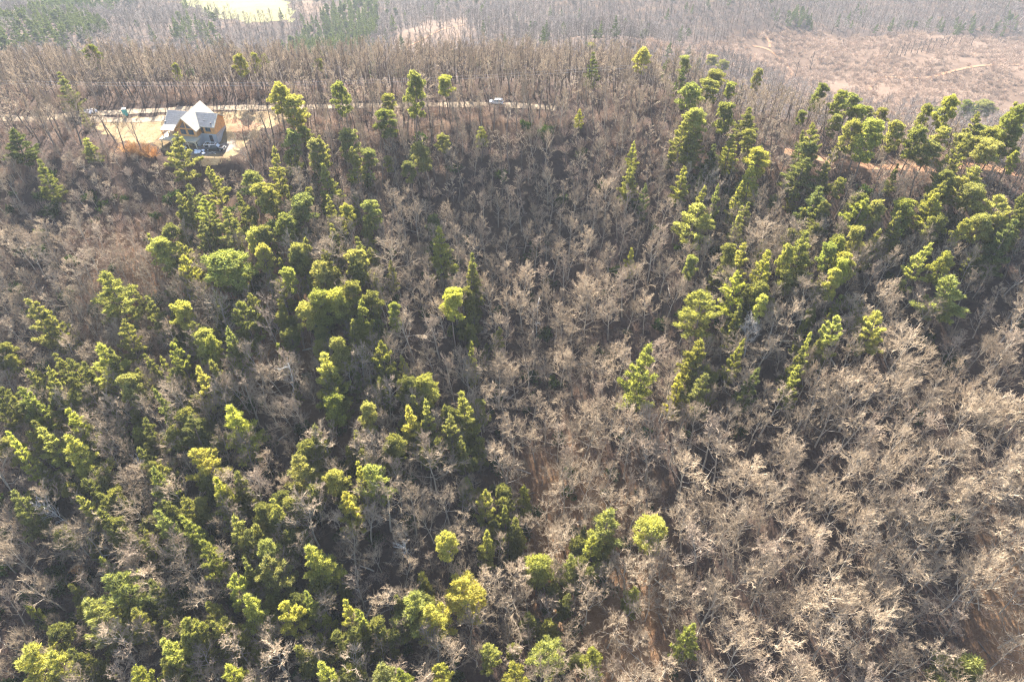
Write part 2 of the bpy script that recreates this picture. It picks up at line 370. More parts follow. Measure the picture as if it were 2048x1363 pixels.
def bare_tree(seed, H, CR, fork, limbs=12, subs=6, fine=5, twigs=4, tw=.017, spread=0.75, r0=.18, curl=.22):
    """leafless broadleaf: trunk with limbs, and the crown of branches and twigs"""
    rng = random.Random(seed); T = MB(); K = MB()
    tp = wander(rng, Vector((0, 0, -.4)), Vector((rng.uniform(-.05, .05), rng.uniform(-.05, .05), 1)).normalized(), H * .82, 7, .07, .05)
    T.tube(tp, [r0 * (1 - .8 * i / 7) for i in range(8)], 6)
    az = rng.uniform(0, 6.28)
    for i in range(limbs):
        t = fork + (0.98 - fork) * (i / (limbs - 1)) ** .85; az += 2.4 + rng.uniform(-.5, .5)
        p, d = along(tp, t); u = (t - fork) / (1 - fork)
        tilt = R(22) + R(58) * u ** 1.1 * (1.25 - spread * .5) + rng.uniform(-.15, .15)
        L = CR * (1.12 - .42 * u) * rng.uniform(.8, 1.15)
        lr = r0 * (1 - .72 * t) * .52
        lp = wander(rng, p, rdir(rng, min(tilt, 1.45), az), L, 5, curl, .10)
        T.tube(lp, [max(lr * (1 - .82 * k / 5), tw * 1.4) for k in range(6)], 4)
        for j in range(subs):
            p2, d2 = along(lp, min(.3 + .7 * (j + rng.random()) / subs, 1)); L2 = L * rng.uniform(.3, .5) * (1.1 - .35 * j / subs)
            sp_ = wander(rng, p2, side(rng, d2, rng.uniform(.45, .95)), L2, 3, curl, .12)
            K.tube(sp_, [max(lr * .38, tw * 1.6), tw * 1.6, tw * 1.3, tw * 1.1], 3)
            for k in range(fine):
                p3, d3 = along(sp_, min(.2 + .8 * (k + rng.random()) / fine, 1)); L3 = L2 * rng.uniform(.35, .62)
                fp = wander(rng, p3, side(rng, d3, rng.uniform(.4, .9)), L3, 2, curl, .14)
                K.tube(fp, [tw * 1.25, tw, tw * .8], 3)
                for q in range(twigs):
                    p4, d4 = along(fp, min(.15 + .85 * (q + rng.random()) / twigs, 1))
                    e4 = p4 + side(rng, d4, rng.uniform(.35, .9)) * (L3 * rng.uniform(.35, .7)) + Vector((0, 0, .08 * L3))
                    K.tube([p4, e4], [tw * .85, tw * .55], 3)
    return T.mesh('bare_trunk', True), K.mesh('bare_crown', True)
class Blades:
    def __init__(s, seed): s.P = []; s.rng = np.random.default_rng(seed)
    def tufts(s, pts, n, L, w, out=None, up=.35):
        """needle tufts: n slim blades round every point"""
        pts = np.asarray(pts, float); m = len(pts); r = s.rng
        c = np.repeat(pts, n, 0); d = r.normal(size=(m * n, 3)); d[:, 2] += up
        if out is not None: d += np.repeat(np.asarray(out, float), n, 0)
        d /= np.linalg.norm(d, axis=1)[:, None]
        a = np.cross(d, r.normal(size=d.shape)); a /= np.linalg.norm(a, axis=1)[:, None] + 1e-9
        ln = L * r.uniform(.6, 1.3, (m * n, 1)); ww = w * r.uniform(.7, 1.3, (m * n, 1))
        c = c + r.normal(size=c.shape) * L * .25
        s.P.append(np.stack([c - d * ln * .25, c + d * ln * .35 + a * ww, c + d * ln, c + d * ln * .35 - a * ww], 1))
    def mesh(s, name):
        P = np.concatenate(s.P).reshape(-1, 3); n = len(P) // 4
        return mesh_np(name, P, np.arange(n * 4).reshape(n, 4).tolist())
def soft_pine(seed, H=16.0, CR=3.0, base=.25, dens=1.0, droop=0.0, top_round=1.4, seedy=0):
    """tiers of spreading boughs with flat sprays of needles"""
    rng = random.Random(seed); T = MB(); B = Blades(seed)
    tp = wander(rng, Vector((0, 0, -.4)), Vector((0, 0, 1)), H * 1.01, 8, .025, .02)
    T.tube(tp, [.20 * (1 - .9 * i / 8) + .015 for i in range(9)], 6)
    t = base; az = rng.uniform(0, 6.28)
    while t < .985:
        u = (t - base) / (1 - base); Lm = CR * (1 - u ** top_round) * (.72 + .28 * min(1, u * 4)) + .25
        nb = 6 if u < .8 else 4
        for k in range(nb):
            az += 6.283 / nb + rng.uniform(-.45, .45)
            if rng.random() < .2: continue
            L = Lm * rng.uniform(.5, 1.3); p, d = along(tp, min(t + rng.uniform(-.012, .012), 1))
            tilt = rng.uniform(.0, .3) + .55 * u - droop
            bp = wander(rng, p, rdir(rng, tilt, az), L, 3, .10, .06); T.tube(bp, [.05, .035, .022, .012], 3)
            n = int((6 + 15 * L) * dens); pts = []; outs = []
            for q in range(n):
                s_ = .22 + .82 * rng.random() ** .75; pp, dd = along(bp, min(s_, 1))
                lat = Vector((-dd.y, dd.x, 0)); lat = lat.normalized() if lat.length > .01 else Vector((1, 0, 0))
                wdt = L * .25 * (1.15 - s_) * rng.uniform(-1, 1) + rng.uniform(-.15, .15)
                pp = pp + lat * wdt + Vector((0, 0, rng.uniform(-.07, .1) - .12 * abs(wdt))); pts.append(pp)
                outs.append(dd * 1.5 + lat * (.8 if wdt > 0 else -.8))
            B.tufts(pts, 8, .44, .062, [tuple(o) for o in outs], .6)
        t += rng.uniform(.065, .10) * (16.0 / H)
    B.tufts([tuple(tp[-1] + Vector((rng.uniform(-.2, .2), rng.uniform(-.2, .2), rng.uniform(-.5, .3)))) for _ in range(14)], 7, .4, .07, None, 1.0)
    return T.mesh('pine_trunk', True), B.mesh('pine_crown')
def round_pine(seed, H=14.0, CR=2.9, base=.5, clumps=26, flat=.55):
    """bare pole below, a domed head of separate needle clumps on crooked boughs"""
    rng = random.Random(seed); T = MB(); B = Blades(seed)
    tp = wander(rng, Vector((0, 0, -.4)), Vector((0, 0, 1)), H * .97, 8, .05, .05)
    T.tube(tp, [.17 * (1 - .85 * i / 8) + .015 for i in range(9)], 6)
    az = rng.uniform(0, 6.28)
    for i in range(clumps):
        u = (i + .5) / clumps; az += 2.4 + rng.uniform(-.5, .5); t = base + (1 - base) * (.08 + .86 * u)
        env = math.sqrt(max(0, 1 - (max(0, u - .25) / .8) ** 2)) * (.45 + .55 * min(1, u / .3))
        L = CR * env * rng.uniform(.55, 1.1) * .9
        p, d = along(tp, min(t, 1)); bp = wander(rng, p, rdir(rng, .25 + .6 * u + rng.uniform(-.15, .15), az), L, 3, .2, .1)
        T.tube(bp, [.055, .04, .028, .018], 3)
        for cc, rr in ((bp[-1], rng.uniform(.5, .85)), (bp[2] + Vector((rng.uniform(-.4, .4), rng.uniform(-.4, .4), .25)), rng.uniform(.35, .6))):
            m = int(44 * rr * rr) + 10; pts = []; outs = []
            for q in range(m):
                v = Vector((rng.gauss(0, 1), rng.gauss(0, 1), rng.gauss(.25, .8))).normalized(); s_ = rng.uniform(.55, 1) * rr * CR / 2.9
                pts.append((cc.x + v.x * s_, cc.y + v.y * s_, cc.z + v.z * s_ * flat)); outs.append(tuple(v * 1.1))
            B.tufts(pts, 8, .32, .062, outs, .35)
    B.tufts([tuple(tp[-1] + Vector((rng.uniform(-.5, .5), rng.uniform(-.5, .5), rng.uniform(-.4, .3)))) for _ in range(30)], 7, .38, .08, None, .6)
    return T.mesh('pine_trunk', True), B.mesh('pine_crown')
def setm(pair, a, b):
    pair[0].materials.append(a); pair[1].materials.append(b); return pair
P_SOFT = [setm(soft_pine(100 + k, 16, 3.0, b, 1.0, dr, tr), M['pinebark'], M['needles']) for k, (b, dr, tr) in enumerate([(.2, 0, 1.0), (.3, .05, 1.3), (.15, .1, .9), (.34, -.05, 1.5), (.25, 0, 1.15)])]
P_ROUND = [setm(round_pine(200 + k, 14, 2.9, b, c), M['pinebark'], M['needles']) for k, (b, c) in enumerate([(.42, 34), (.5, 28), (.36, 38), (.54, 26), (.44, 30)])]
P_SMALL = [setm(soft_pine(300 + k, 8, 1.7, .08, 1.5, .0, 1.2), M['pinebark'], M['needles']) for k in range(3)]
P_BARE = [setm(bare_tree(400 + k, 13.5, cr, fk, tw=.0165, curl=cu, spread=s_), M['bark'], M['redtwig'] if k % 4 == 3 else M['twig'])
          for k, (cr, fk, cu, s_) in enumerate([(4.3, .34, .22, .8), (3.7, .4, .28, .6), (4.6, .3, .2, 1.0), (3.4, .45, .24, .5), (4.0, .36, .34, .8), (4.2, .38, .18, .4), (3.6, .3, .26, .9), (3.0, .25, .3, .5), (4.8, .42, .3, .9), (3.2, .5, .16, .3)])]
P_SLIM = [setm(bare_tree(500 + k, 15, cr, fk, 9, 4, 3, 4, .02, .35, .23, .2), M['darkbark'], M['twig']) for k, (cr, fk) in enumerate([(2.6, .5), (2.2, .55), (3.0, .45), (2.4, .6), (1.8, .5)])]
P_FAR = [setm(bare_tree(600 + k, 14, cr, fk, 9, 4, 3, 3, .034, .6, .24, .24), M['darkbark'], M['fartwig']) for k, (cr, fk) in enumerate([(3.8, .4), (3.2, .5), (4.3, .35), (3.0, .55)])]

def scatter(name, pts, rots, scales, idx, protos, label, cat, kind='stuff', color=None, parent=None):
    """one object holding a mass of plants: points that carry instances of the prototypes"""
    coll = bpy.data.collections.new(name + '_kinds')
    for k, pr in enumerate(protos):
        if isinstance(pr, tuple):
            m = bpy.data.meshes.new(name + '_kind'); bm = bmesh.new(); bm.from_mesh(pr[0]); n0 = len(bm.faces); bm.from_mesh(pr[1]); bm.faces.ensure_lookup_table()
            for f in bm.faces[n0:]: f.material_index = 1
            bm.to_mesh(m); bm.free(); m.materials.append(pr[0].materials[0]); m.materials.append(pr[1].materials[0])
        else: m = pr
        po = bpy.data.objects.new('%s_kind_%02d' % (name, k), m)
        if color: po.color = (*color[k % len(color)], 1)
        coll.objects.link(po)
    pts = np.asarray(pts, float); m = bpy.data.meshes.new(name); m.vertices.add(len(pts)); m.vertices.foreach_set('co', pts.ravel())
    a = m.attributes.new('rot', 'FLOAT_VECTOR', 'POINT'); a.data.foreach_set('vector', np.asarray(rots, float).ravel())
    a = m.attributes.new('scl', 'FLOAT_VECTOR', 'POINT'); a.data.foreach_set('vector', np.asarray(scales, float).ravel())
    a = m.attributes.new('idx', 'INT', 'POINT'); a.data.foreach_set('value', np.asarray(idx, np.int32))
    o = link(name, m); g = bpy.data.node_groups.new(name, 'GeometryNodeTree')
    g.interface.new_socket('Geometry', in_out='INPUT', socket_type='NodeSocketGeometry'); g.interface.new_socket('Geometry', in_out='OUTPUT', socket_type='NodeSocketGeometry')
    gi = g.nodes.new('NodeGroupInput'); go = g.nodes.new('NodeGroupOutput'); iop = g.nodes.new('GeometryNodeInstanceOnPoints')
    ci = g.nodes.new('GeometryNodeCollectionInfo'); ci.inputs['Collection'].default_value = coll; ci.inputs['Separate Children'].default_value = True; ci.inputs['Reset Children'].default_value = True
    iop.inputs['Pick Instance'].default_value = True
    for nm, ty, sk in (('rot', 'FLOAT_VECTOR', 'Rotation'), ('scl', 'FLOAT_VECTOR', 'Scale'), ('idx', 'INT', 'Instance Index')):
        na = g.nodes.new('GeometryNodeInputNamedAttribute'); na.data_type = ty; na.inputs['Name'].default_value = nm
        g.links.new(na.outputs['Attribute'], iop.inputs[sk])
    g.links.new(gi.outputs[0], iop.inputs['Points']); g.links.new(ci.outputs[0], iop.inputs['Instance']); g.links.new(iop.outputs[0], go.inputs[0])
    md = o.modifiers.new('plants', 'NODES'); md.node_group = g
    if color: o.color = (*color[0], 1)
    return tag(o, label, cat, kind=kind)

# ------------------------------------------------------------------ words for a place in the picture
ROWS = [(150, 'skyline'), (235, 'ridge crest'), (310, 'ridge shoulder'), (400, 'upper bank'), (560, 'upper slope'), (720, 'middle slope'), (890, 'lower middle slope'), (1050, 'lower slope'), (1200, 'near slope'), (9999, 'bottom edge')]
COLS = [(290, 'far left'), (560, 'left'), (800, 'left of centre'), (1100, 'centre'), (1420, 'right of centre'), (1700, 'right'), (9999, 'far right')]
_T = ['', '', 'twenty', 'thirty', 'forty', 'fifty', 'sixty', 'seventy', 'eighty', 'ninety']
ORD = ['first', 'second', 'third', 'fourth', 'fifth', 'sixth', 'seventh', 'eighth', 'ninth', 'tenth', 'eleventh', 'twelfth', 'thirteenth', 'fourteenth', 'fifteenth', 'sixteenth', 'seventeenth', 'eighteenth', 'nineteenth']
for _i in range(20, 100): ORD.append(_T[_i // 10] + '-' + ORD[_i % 10 - 1] if _i % 10 else _T[_i // 10][:-1] + 'ieth')
ORD_OF = lambda k: ORD[k]
def cell(px, py):
    return next(i for i, r in enumerate(ROWS) if py < r[0]), next(i for i, c in enumerate(COLS) if px < c[0])

# ------------------------------------------------------------------ pines: top of the crown (px), crown width, height (px), kind, yellowness
PINES = '''
345 270 60 105 W .4;178 86 35 40 R .3;120 145 40 70 W .25;172 277 30 28 S .7;160 218 16 32 S .3;20 262 60 66 W .1;70 322 44 44 W .1
475 106 30 45 R .4;505 104 22 20 R .45;528 108 16 14 R .45;633 118 20 16 R .45;345 125 18 20 R .3;545 165 46 60 R .55;583 190 52 58 R .5;683 160 40 70 R .4;598 228 18 30 S .5
572 262 40 50 R .5;622 280 42 60 R .4;578 303 36 38 S .5;612 250 28 32 R .45;496 346 44 52 R .55;530 362 48 62 R .5;400 392 46 72 W .7;445 418 60 62 W .5;372 365 36 44 W .4
600 392 60 66 R .4;652 330 46 82 W .4;690 400 32 46 R .5;560 432 56 62 R .4;818 143 46 90 R .5;893 152 40 46 R .4;775 187 32 28 R .4;785 219 50 56 R .5
690 258 46 60 R .3;852 277 48 60 R .5;886 262 32 30 R .4;820 325 36 46 R .15;732 300 40 40 R .3;748 397 46 60 R .75;728 432 28 30 S .8
1187 104 35 65 W .3;1180 86 25 16 R .5;1283 95 36 17 R .6;1268 288 30 60 W .7;1262 335 40 60 W .4;962 253 25 30 S .4;1160 220 18 25 S .6;1293 370 25 40 W .1;865 425 32 32 R .15
1370 112 30 25 R .4;1425 110 28 22 R .4;1450 116 26 26 R .4;1362 135 30 60 W .15;1433 140 46 40 R .45;1377 168 52 56 R .6;1430 160 50 46 R .45;1464 165 30 36 R .45
1402 212 56 66 R .65;1450 205 46 70 R .2;1498 215 50 60 W .3;1515 136 26 26 R .45;1385 268 56 80 W .5;1425 290 42 62 W .1;1464 270 46 46 W .45
1640 165 36 26 R .4;1680 180 36 26 R .4;1705 190 42 30 R .6;1722 208 40 40 R .55;1741 213 28 30 R .45;1772 215 32 36 R .5;1606 219 22 30 R .4;1675 229 30 40 R .45
1909 183 40 17 R .6;1854 206 30 20 R .5;1895 220 40 40 R .4;1973 200 46 46 R .5;1936 200 26 40 R .35;2036 205 40 56 R .5
1720 240 46 70 R .6;1755 237 62 80 R .6;1800 243 42 60 R .5;1844 250 46 60 R .55;1888 254 40 46 R .5;1862 285 52 50 R .4;1967 253 52 42 R .5;1936 270 56 40 R .55;1984 280 64 56 R .75;2030 255 42 60 R .45;2043 305 24 34 R .6
1533 300 52 56 R .75;1512 325 50 80 W .7;1621 285 50 42 R .35;1608 315 66 70 W .4;1655 325 46 60 W .25;1368 332 36 46 W .55;1437 372 26 46 W .75;1478 365 26 50 W .6;1488 410 36 32 W .75;1388 408 80 80 W .8
1728 393 60 70 W .6;1769 397 42 52 R .6;1792 437 36 32 S .6;1830 397 56 56 R .6;1882 383 50 76 W .7;1922 434 32 36 R .6;1945 328 72 60 W .65;1908 342 42 44 R .55;1957 366 56 56 R .6;2013 386 72 72 W .6;1975 425 50 50 R .5;2030 440 60 60 W .25;1640 375 70 60 W .25;1608 420 22 24 S .6
314 481 62 40 R .75;298 465 15 20 S .5;366 510 46 56 W .7;402 440 42 100 W .2;458 500 100 86 R .55;503 458 46 40 R .7;516 488 40 46 R .6;597 492 46 46 R .6;572 535 36 36 R .65;643 522 52 56 R .65;537 528 26 30 S .65
205 541 80 110 W .7;58 602 60 80 W .5;347 608 50 38 R .85;597 605 46 40 R .75;638 583 62 70 R .65;672 577 52 70 R .65;478 600 56 60 W .2
347 683 36 50 W .7;390 672 56 56 R .8;412 672 36 40 R .75;395 727 46 50 W .8;455 662 50 60 W .6;556 686 18 14 S .85;325 717 22 30 S .6;185 689 66 80 W .65;253 758 50 46 R .45;310 775 36 36 W .4
649 708 70 70 W 1.0;682 676 46 70 R .7;630 658 22 26 S .3;133 813 56 60 W .85;80 851 52 60 W .85;130 874 76 60 W .85;10 868 36 44 W .8;458 812 80 82 W .95;650 797 52 70 R .45;400 885 72 56 W .85;368 832 60 60 W .1;85 735 42 42 W .35;41 770 50 36 W .35;273 855 46 32 S .45
725 495 56 40 R .75;877 462 58 80 W .8;730 450 20 40 S .7;700 566 46 70 R .5;715 600 50 56 W .45;778 607 34 36 R .6;755 640 40 32 S .4;903 583 54 80 R .8;942 680 32 46 W .85;937 647 14 12 S .7;806 710 20 46 S 1.0;762 690 52 46 W .6;947 615 22 32 S .2;1262 498 22 40 S .75;945 505 36 60 W .3
1294 680 76 165 W .75;855 760 60 56 R .65;820 815 50 76 W .85;855 800 40 100 W .7;900 830 42 60 W .85;930 770 60 130 W .6;955 878 36 32 S .5;725 808 42 42 R .55
1485 490 46 60 W .65;1535 505 60 80 W .6;1487 550 50 76 W .85;1528 590 32 40 R .8;1615 462 70 66 W .55;1577 490 32 40 R .6;1662 487 36 36 R .65;1693 475 30 40 R .75;1708 505 46 40 R .75;1690 512 36 32 R .75;1685 540 36 50 R .8;1681 588 18 22 S .75
1854 488 46 52 W .7;1888 502 40 56 R .75;1417 582 80 105 W .75;1398 676 62 80 W .75;1369 748 42 62 W .75;1402 748 58 88 W .55;1915 548 86 95 W .8;1768 617 56 86 W .8;1684 626 46 56 W .8;1619 628 18 22 S .7;1624 668 30 40 W .8;1612 696 46 42 W .2;1477 678 36 60 W .45;1508 735 42 56 W .1;1604 727 36 56 W .9;1385 512 30 32 R .4;1717 450 40 32 R .5
298 941 52 80 W .65;425 958 58 72 W .85;597 904 76 95 W .5;677 935 50 46 R 1.0;164 990 46 42 W .55;205 1025 56 42 W .4;325 1022 60 56 W .7;370 1020 50 38 W .6;405 1083 60 46 W .35;470 1027 56 66 W .8;545 1000 50 80 W .9;688 985 52 86 W .85;525 1090 50 46 R .9;540 1120 80 60 W .7;478 1110 36 52 W .15
628 1093 76 90 W .8;198 1117 24 32 S .8;228 1140 82 60 W .8;275 1190 42 32 S .6;165 1198 86 92 W .9;450 1155 46 66 W .95;493 1185 70 72 W .9;570 1207 60 60 W .85;650 1225 28 30 S 1.0;690 1205 46 52 W .85;632 1270 32 32 S .5;600 1180 42 52 W .6
362 1242 56 62 W .45;320 1280 62 52 W .85;40 1303 90 62 W .75;95 1310 80 60 W .9;450 1328 62 52 W .95;258 1340 62 46 W .85;645 1320 56 60 W .75;52 1210 22 24 S .6;20 985 60 60 W .3
742 925 70 60 W .8;712 925 36 44 W .75;886 1072 54 66 R .8;968 1065 44 56 W .8;1030 1067 30 42 S .6;970 985 42 46 W .5;1012 1015 32 46 W .5;1047 975 30 28 S .5;930 960 36 28 S .4
1210 1015 86 130 W .85;1190 1075 60 72 W .85;1145 1110 50 46 W .8;1075 1120 64 46 R 1.0;1112 1120 26 42 S .6;1312 1045 76 60 R .9
920 1165 90 100 W .95;865 1200 72 62 W .85;815 1190 86 80 W .8;845 1150 32 32 S .7;722 1215 36 42 W .7;740 1265 38 38 S .65;983 1283 46 56 W .8;1092 1280 76 76 W .95;1040 1333 52 44 W .75;882 1325 46 46 W .9;755 1330 86 52 W 1.0;800 1335 46 46 W .7;1195 1290 56 62 W .4;1060 1232 42 32 S .5;1100 1240 42 38 S .4;1268 1178 38 36 S .45
1386 1250 52 92 W .85;1950 1318 82 52 S .55
'''
# overall proportions per kind: share of the height that carries the crown
CFRAC = {'W': .78, 'R': .46, 'S': .92}
HLIM = {'W': (19, 34), 'R': (17, 25), 'S': (10, 14)}
BASEDIM = {'W': (16.0, 5.6), 'R': (14.0, 5.4), 'S': (8.0, 3.2)}
PROTO = {'W': P_SOFT, 'R': P_ROUND, 'S': P_SMALL}
HUEWORD = [(.2, 'dark green'), (.42, 'dull green'), (.6, 'olive green'), (.78, 'yellow-green'), (1.1, 'golden-green')]
SHAPEWORD = {'W': 'soft tiered pine', 'R': 'round-topped pine', 'S': 'small young pine'}
c0 = np.array((.12, .14, .065)); c1 = np.array((.43, .43, .13))
pine_pos = []; pine_rows = {}
recs = []
for item in PINES.replace('\n', ';').split(';'):
    if not item.strip(): continue
    a = item.split(); px, py, w, h = map(float, a[:4]); ty = a[4]; hue = min(float(a[5]), .9)
    H = 15.0 if ty != 'S' else 9; lo, hi = HLIM[ty]; lo = lo * (.55 + .45 * min(1, max(0, (py - 230) / 250)))
    for _ in range(4):
        x, y, z, dep = hit(px, py, H); wm = w * dep / FPX; dpr = math.atan2(CAM_Z - z - H, math.hypot(x, y))
        hc = max(h * dep / FPX - .55 * wm * math.sin(dpr), .35 * h * dep / FPX) / math.cos(dpr)
        H = .5 * H + .5 * min(max(hc / CFRAC[ty], lo, wm * (1.25 if ty != 'R' else 1.6)), hi)
    x, y, z, dep = hit(px, py, H)
    recs.append((px, py, w, h, ty, hue, x, y, z, H, w * dep / FPX))
for i, rc in enumerate(recs):
    pine_rows.setdefault(cell(rc[0], rc[1]), []).append(i)
for key, ids in pine_rows.items(): ids.sort(key=lambda i: recs[i][0])
for i, (px, py, w, h, ty, hue, x, y, z, H, wm) in enumerate(recs):
    rng = random.Random(9000 + i); bh, bw = BASEDIM[ty]
    key = cell(px, py); ids = pine_rows[key]; k = ids.index(i)
    hw = next(n for v, n in HUEWORD if hue < v); sz = 'tall ' if H > 17 else ('broad ' if wm > 7 else ('slim ' if wm < 3.2 and ty != 'S' else ''))
    place = 'only one' if len(ids) == 1 else ('leftmost' if k == 0 else ('rightmost' if k == len(ids) - 1 else ORD[k] + ' pine from left'))
    label = '%s%s %s, %s on %s, %s' % (sz, hw, SHAPEWORD[ty], place, ROWS[key[0]][1], COLS[key[1]][1])
    e = empty('pine_tree', (x, y, z), rng.uniform(0, 6.28)); e.rotation_euler[0] = rng.gauss(0, .03); e.rotation_euler[1] = rng.gauss(0, .03)
    s = wm * 1.08 / bw; e.scale = (s, s, H / bh)
    tag(e, label, 'pine', 'pines among the bare woods')
    tm, km = PROTO[ty][rng.randrange(len(PROTO[ty]))]
    to = link('trunk', tm, None, e); ko = link('crown', km, None, e)
    c = c0 + (c1 - c0) * hue; c = c * np.array((rng.uniform(.95, 1.05), rng.uniform(.96, 1.04), rng.uniform(.85, 1.25)))
    ko.color = (*c, 1); pine_pos.append((x, y, wm))
PP = np.array(pine_pos)
PV = np.array([(r[0], r[1], r[2], r[3], r[6] * 0 + proj(r[6], r[7], r[8] + r[9])[2]) for r in recs])

# ------------------------------------------------------------------ bare woods
ROADPTS = np.concatenate([ROAD, DRIVE]); TRAILPTS = TRAIL
def near(pts, x, y, r): return np.min((pts[:, 0] - x) ** 2 + (pts[:, 1] - y) ** 2) < r * r
class Disc:
    def __init__(s, cellsize): s.c = cellsize; s.d = {}
    def ok(s, x, y, r):
        i, j = int(x // s.c), int(y // s.c); n = int(r // s.c) + 1
        for a in range(i - n, i + n + 1):
            for b in range(j - n, j + n + 1):
                for q in s.d.get((a, b), ()):
                    if (q[0] - x) ** 2 + (q[1] - y) ** 2 < r * r: return False
        return True
    def add(s, x, y): s.d.setdefault((int(x // s.c), int(y // s.c)), []).append((x, y))
pend = []
rng = random.Random(77); disc = Disc(4.0); bare = []
# trees the photograph singles out: (px, py of the top, height, crown width, prototype, name, label)
SPECIAL = [(565, 795, 13, 10.5, 2, 'twig', 'broad round pale leafless crown left of centre, below the white snag'),
           (1012, 545, 15, 4.6, 3, 'redtwig', 'narrow russet leafless tree above the dark hollow at centre'),
           (1150, 720, 14, 11, 0, 'twig', 'wide tan leafless crown filling the middle of the hollow'),
           (1515, 635, 13, 8.5, 4, 'pale', 'white-limbed leafless tree beside the pines right of centre'),
           (1790, 1090, 14, 10.5, 2, 'twig', 'wide pale leafless crown with forked white limbs, lower right'),
           (150, 1130, 7, 4.2, 0, 'rust', 'small leafless tree with rusty orange twigs, lower left'),
           (1620, 690, 12, 6.5, 5, 'twig', 'upswept leafless tree under the pines of the right slope')]
M['pale'] = bark('pale_twigs', (.50, .45, .40), .25)
M['rust'] = bark('rusty_twigs', (.50, .27, .10), .3)
for px, py, H, wd, k, mt, lb in SPECIAL:
    x, y, z, dep = hit(px, py, H); e = empty('bare_tree', (x, y, z), rng.uniform(0, 6.28)); e.scale = (wd / 8.6,) * 2 + (H / 13.5,)
    tag(e, lb, 'tree')
    tm, km = P_BARE[k]; tm = tm.copy(); km = km.copy()
    if mt == 'pale': tm.materials[0] = M['dead']
    km.materials[0] = M[mt]; link('trunk', tm, None, e); link('crown', km, None, e); disc.add(x, y)
tries = 0
while tries < 80000:
    tries += 1
    y = 5 + 222 * rng.random(); x = rng.uniform(-1, 1) * (100 + y * .52)
    yf = np.interp(x, XF, YF); yb = np.interp(x, XB, YB)
    if y > yb - 3: continue
    g = gz(x, y); px, py, dep = proj(x, y, g + 13)
    if px < -120 or px > 2170 or py > 1500: continue
    inyard = (-131 < x < -60 and 170 < y < 212) and (bool(inside(YARD, x, y)) or (-106 < x < -78 and 176 < y < 202))
    if inyard or near(ROADPTS, x, y, 3.2) or near(TRAILPTS, x, y, 3.0): continue
    d = yf - y
    lower_right = px > 1150 and py > 780; brush = px < 330 and 290 < py < 720; front = -135 < x < -62 and 150 < y <= 178
    sc = .8 + .4 * min(1, max(0, d / 60.0)); r = 4.7 if lower_right else (3.0 if brush else (3.3 if d < 14 else 3.7 * sc))
    if d < 8 and not brush and rng.random() < .1: continue
    if not disc.ok(x, y, r * rng.uniform(.85, 1.2)): continue
    q = (PP[:, 0] - x) ** 2 + (PP[:, 1] - y) ** 2
    if np.any(q < (.30 * PP[:, 2] + .8) ** 2): continue
    # open clay streaks on the near slope where the photograph shows bare leaf litter
    if ((1160 < px < 1340 and 1150 < py < 1400) or (px > 1950 and py > 1130)) and rng.random() < .45: continue
    H = rng.uniform(10.5, 15) * sc; W = H * rng.uniform(.48, .76); kind = 'bare'
    if rng.random() < .22 and not lower_right: H *= .55; W *= .6
    if lower_right: H = rng.uniform(12, 20); W = H * rng.uniform(.5, .78)
    elif brush: H = rng.uniform(7.5, 11.5); W = H * rng.uniform(.6, .8)
    elif d < 25: H = rng.uniform(9, 14); W = H * rng.uniform(.36, .5); kind = 'slim' if rng.random() < .7 else 'bare'
    if front: H = rng.uniform(3.5, 5.5); W = H * .8; kind = 'bare'
    bad = True
    for shrink in (1.0, .8, .62):
        tx_, ty_, td_ = proj(x, y, g + H * shrink); bx_, by_, _q = proj(x, y, g + H * .35 * shrink); wp = W * shrink * FPX / td_
        bad = np.any((np.abs((tx_ + bx_) / 2 - PV[:, 0]) < .5 * (.72 * PV[:, 2] + .62 * wp)) & (ty_ + .1 * wp < PV[:, 1] + .62 * PV[:, 3]) & (by_ > PV[:, 1]) & (td_ < PV[:, 4] + 3))
        if not bad: H *= shrink; W *= shrink; break
    if bad: continue
    disc.add(x, y); bare.append((dep, x, y, g, H, W, kind, px, py))
bare.sort()
# the nearest as trees of their own, the rest of the wood as one mass
singles = [b for b in bare if b[6] == 'bare' and -30 < b[7] < 2080 and b[8] < 1375][:290]
single_ids = set(id(b) for b in singles)
for b in singles:
    dep, x, y, g, H, W, kind, px, py = b
    k = rng.randrange(len(P_BARE)); e = empty('bare_tree', (x, y, g), rng.uniform(0, 6.28)); e.scale = (W / 8.2, W / 8.2, H / 13.5)
    e.rotation_euler[0] = rng.gauss(0, .05); e.rotation_euler[1] = rng.gauss(0, .05)
    c = cell(px, py); nm = 'wide-crowned' if W > 8.8 else ('upright' if W < 7.0 else 'round-crowned')
    tw = 'russet-twigged' if k % 4 == 3 else 'grey-brown'
    pend.append((e, '%s %s leafless tree' % (tw, nm), c, px, 'leafless trees of the slope'))
    tm, km = P_BARE[k]; link('trunk', tm, None, e); link('crown', km, None, e)
rest = [b for b in bare if id(b) not in single_ids and b[6] == 'bare']
slim_rest = [b for b in bare if b[6] == 'slim']
def rots(n): return [(rng.gauss(0, .05), rng.gauss(0, .05), rng.uniform(0, 6.28)) for _ in range(n)]
scatter('bare_woods', [(b[1], b[2], b[3]) for b in rest], rots(len(rest)), [(b[5] / 8.2, b[5] / 8.2, b[4] / 13.5) for b in rest], [rng.randrange(len(P_BARE)) for b in rest], P_BARE,
        'mass of leafless grey brown woodland covering the hillside', 'woods')

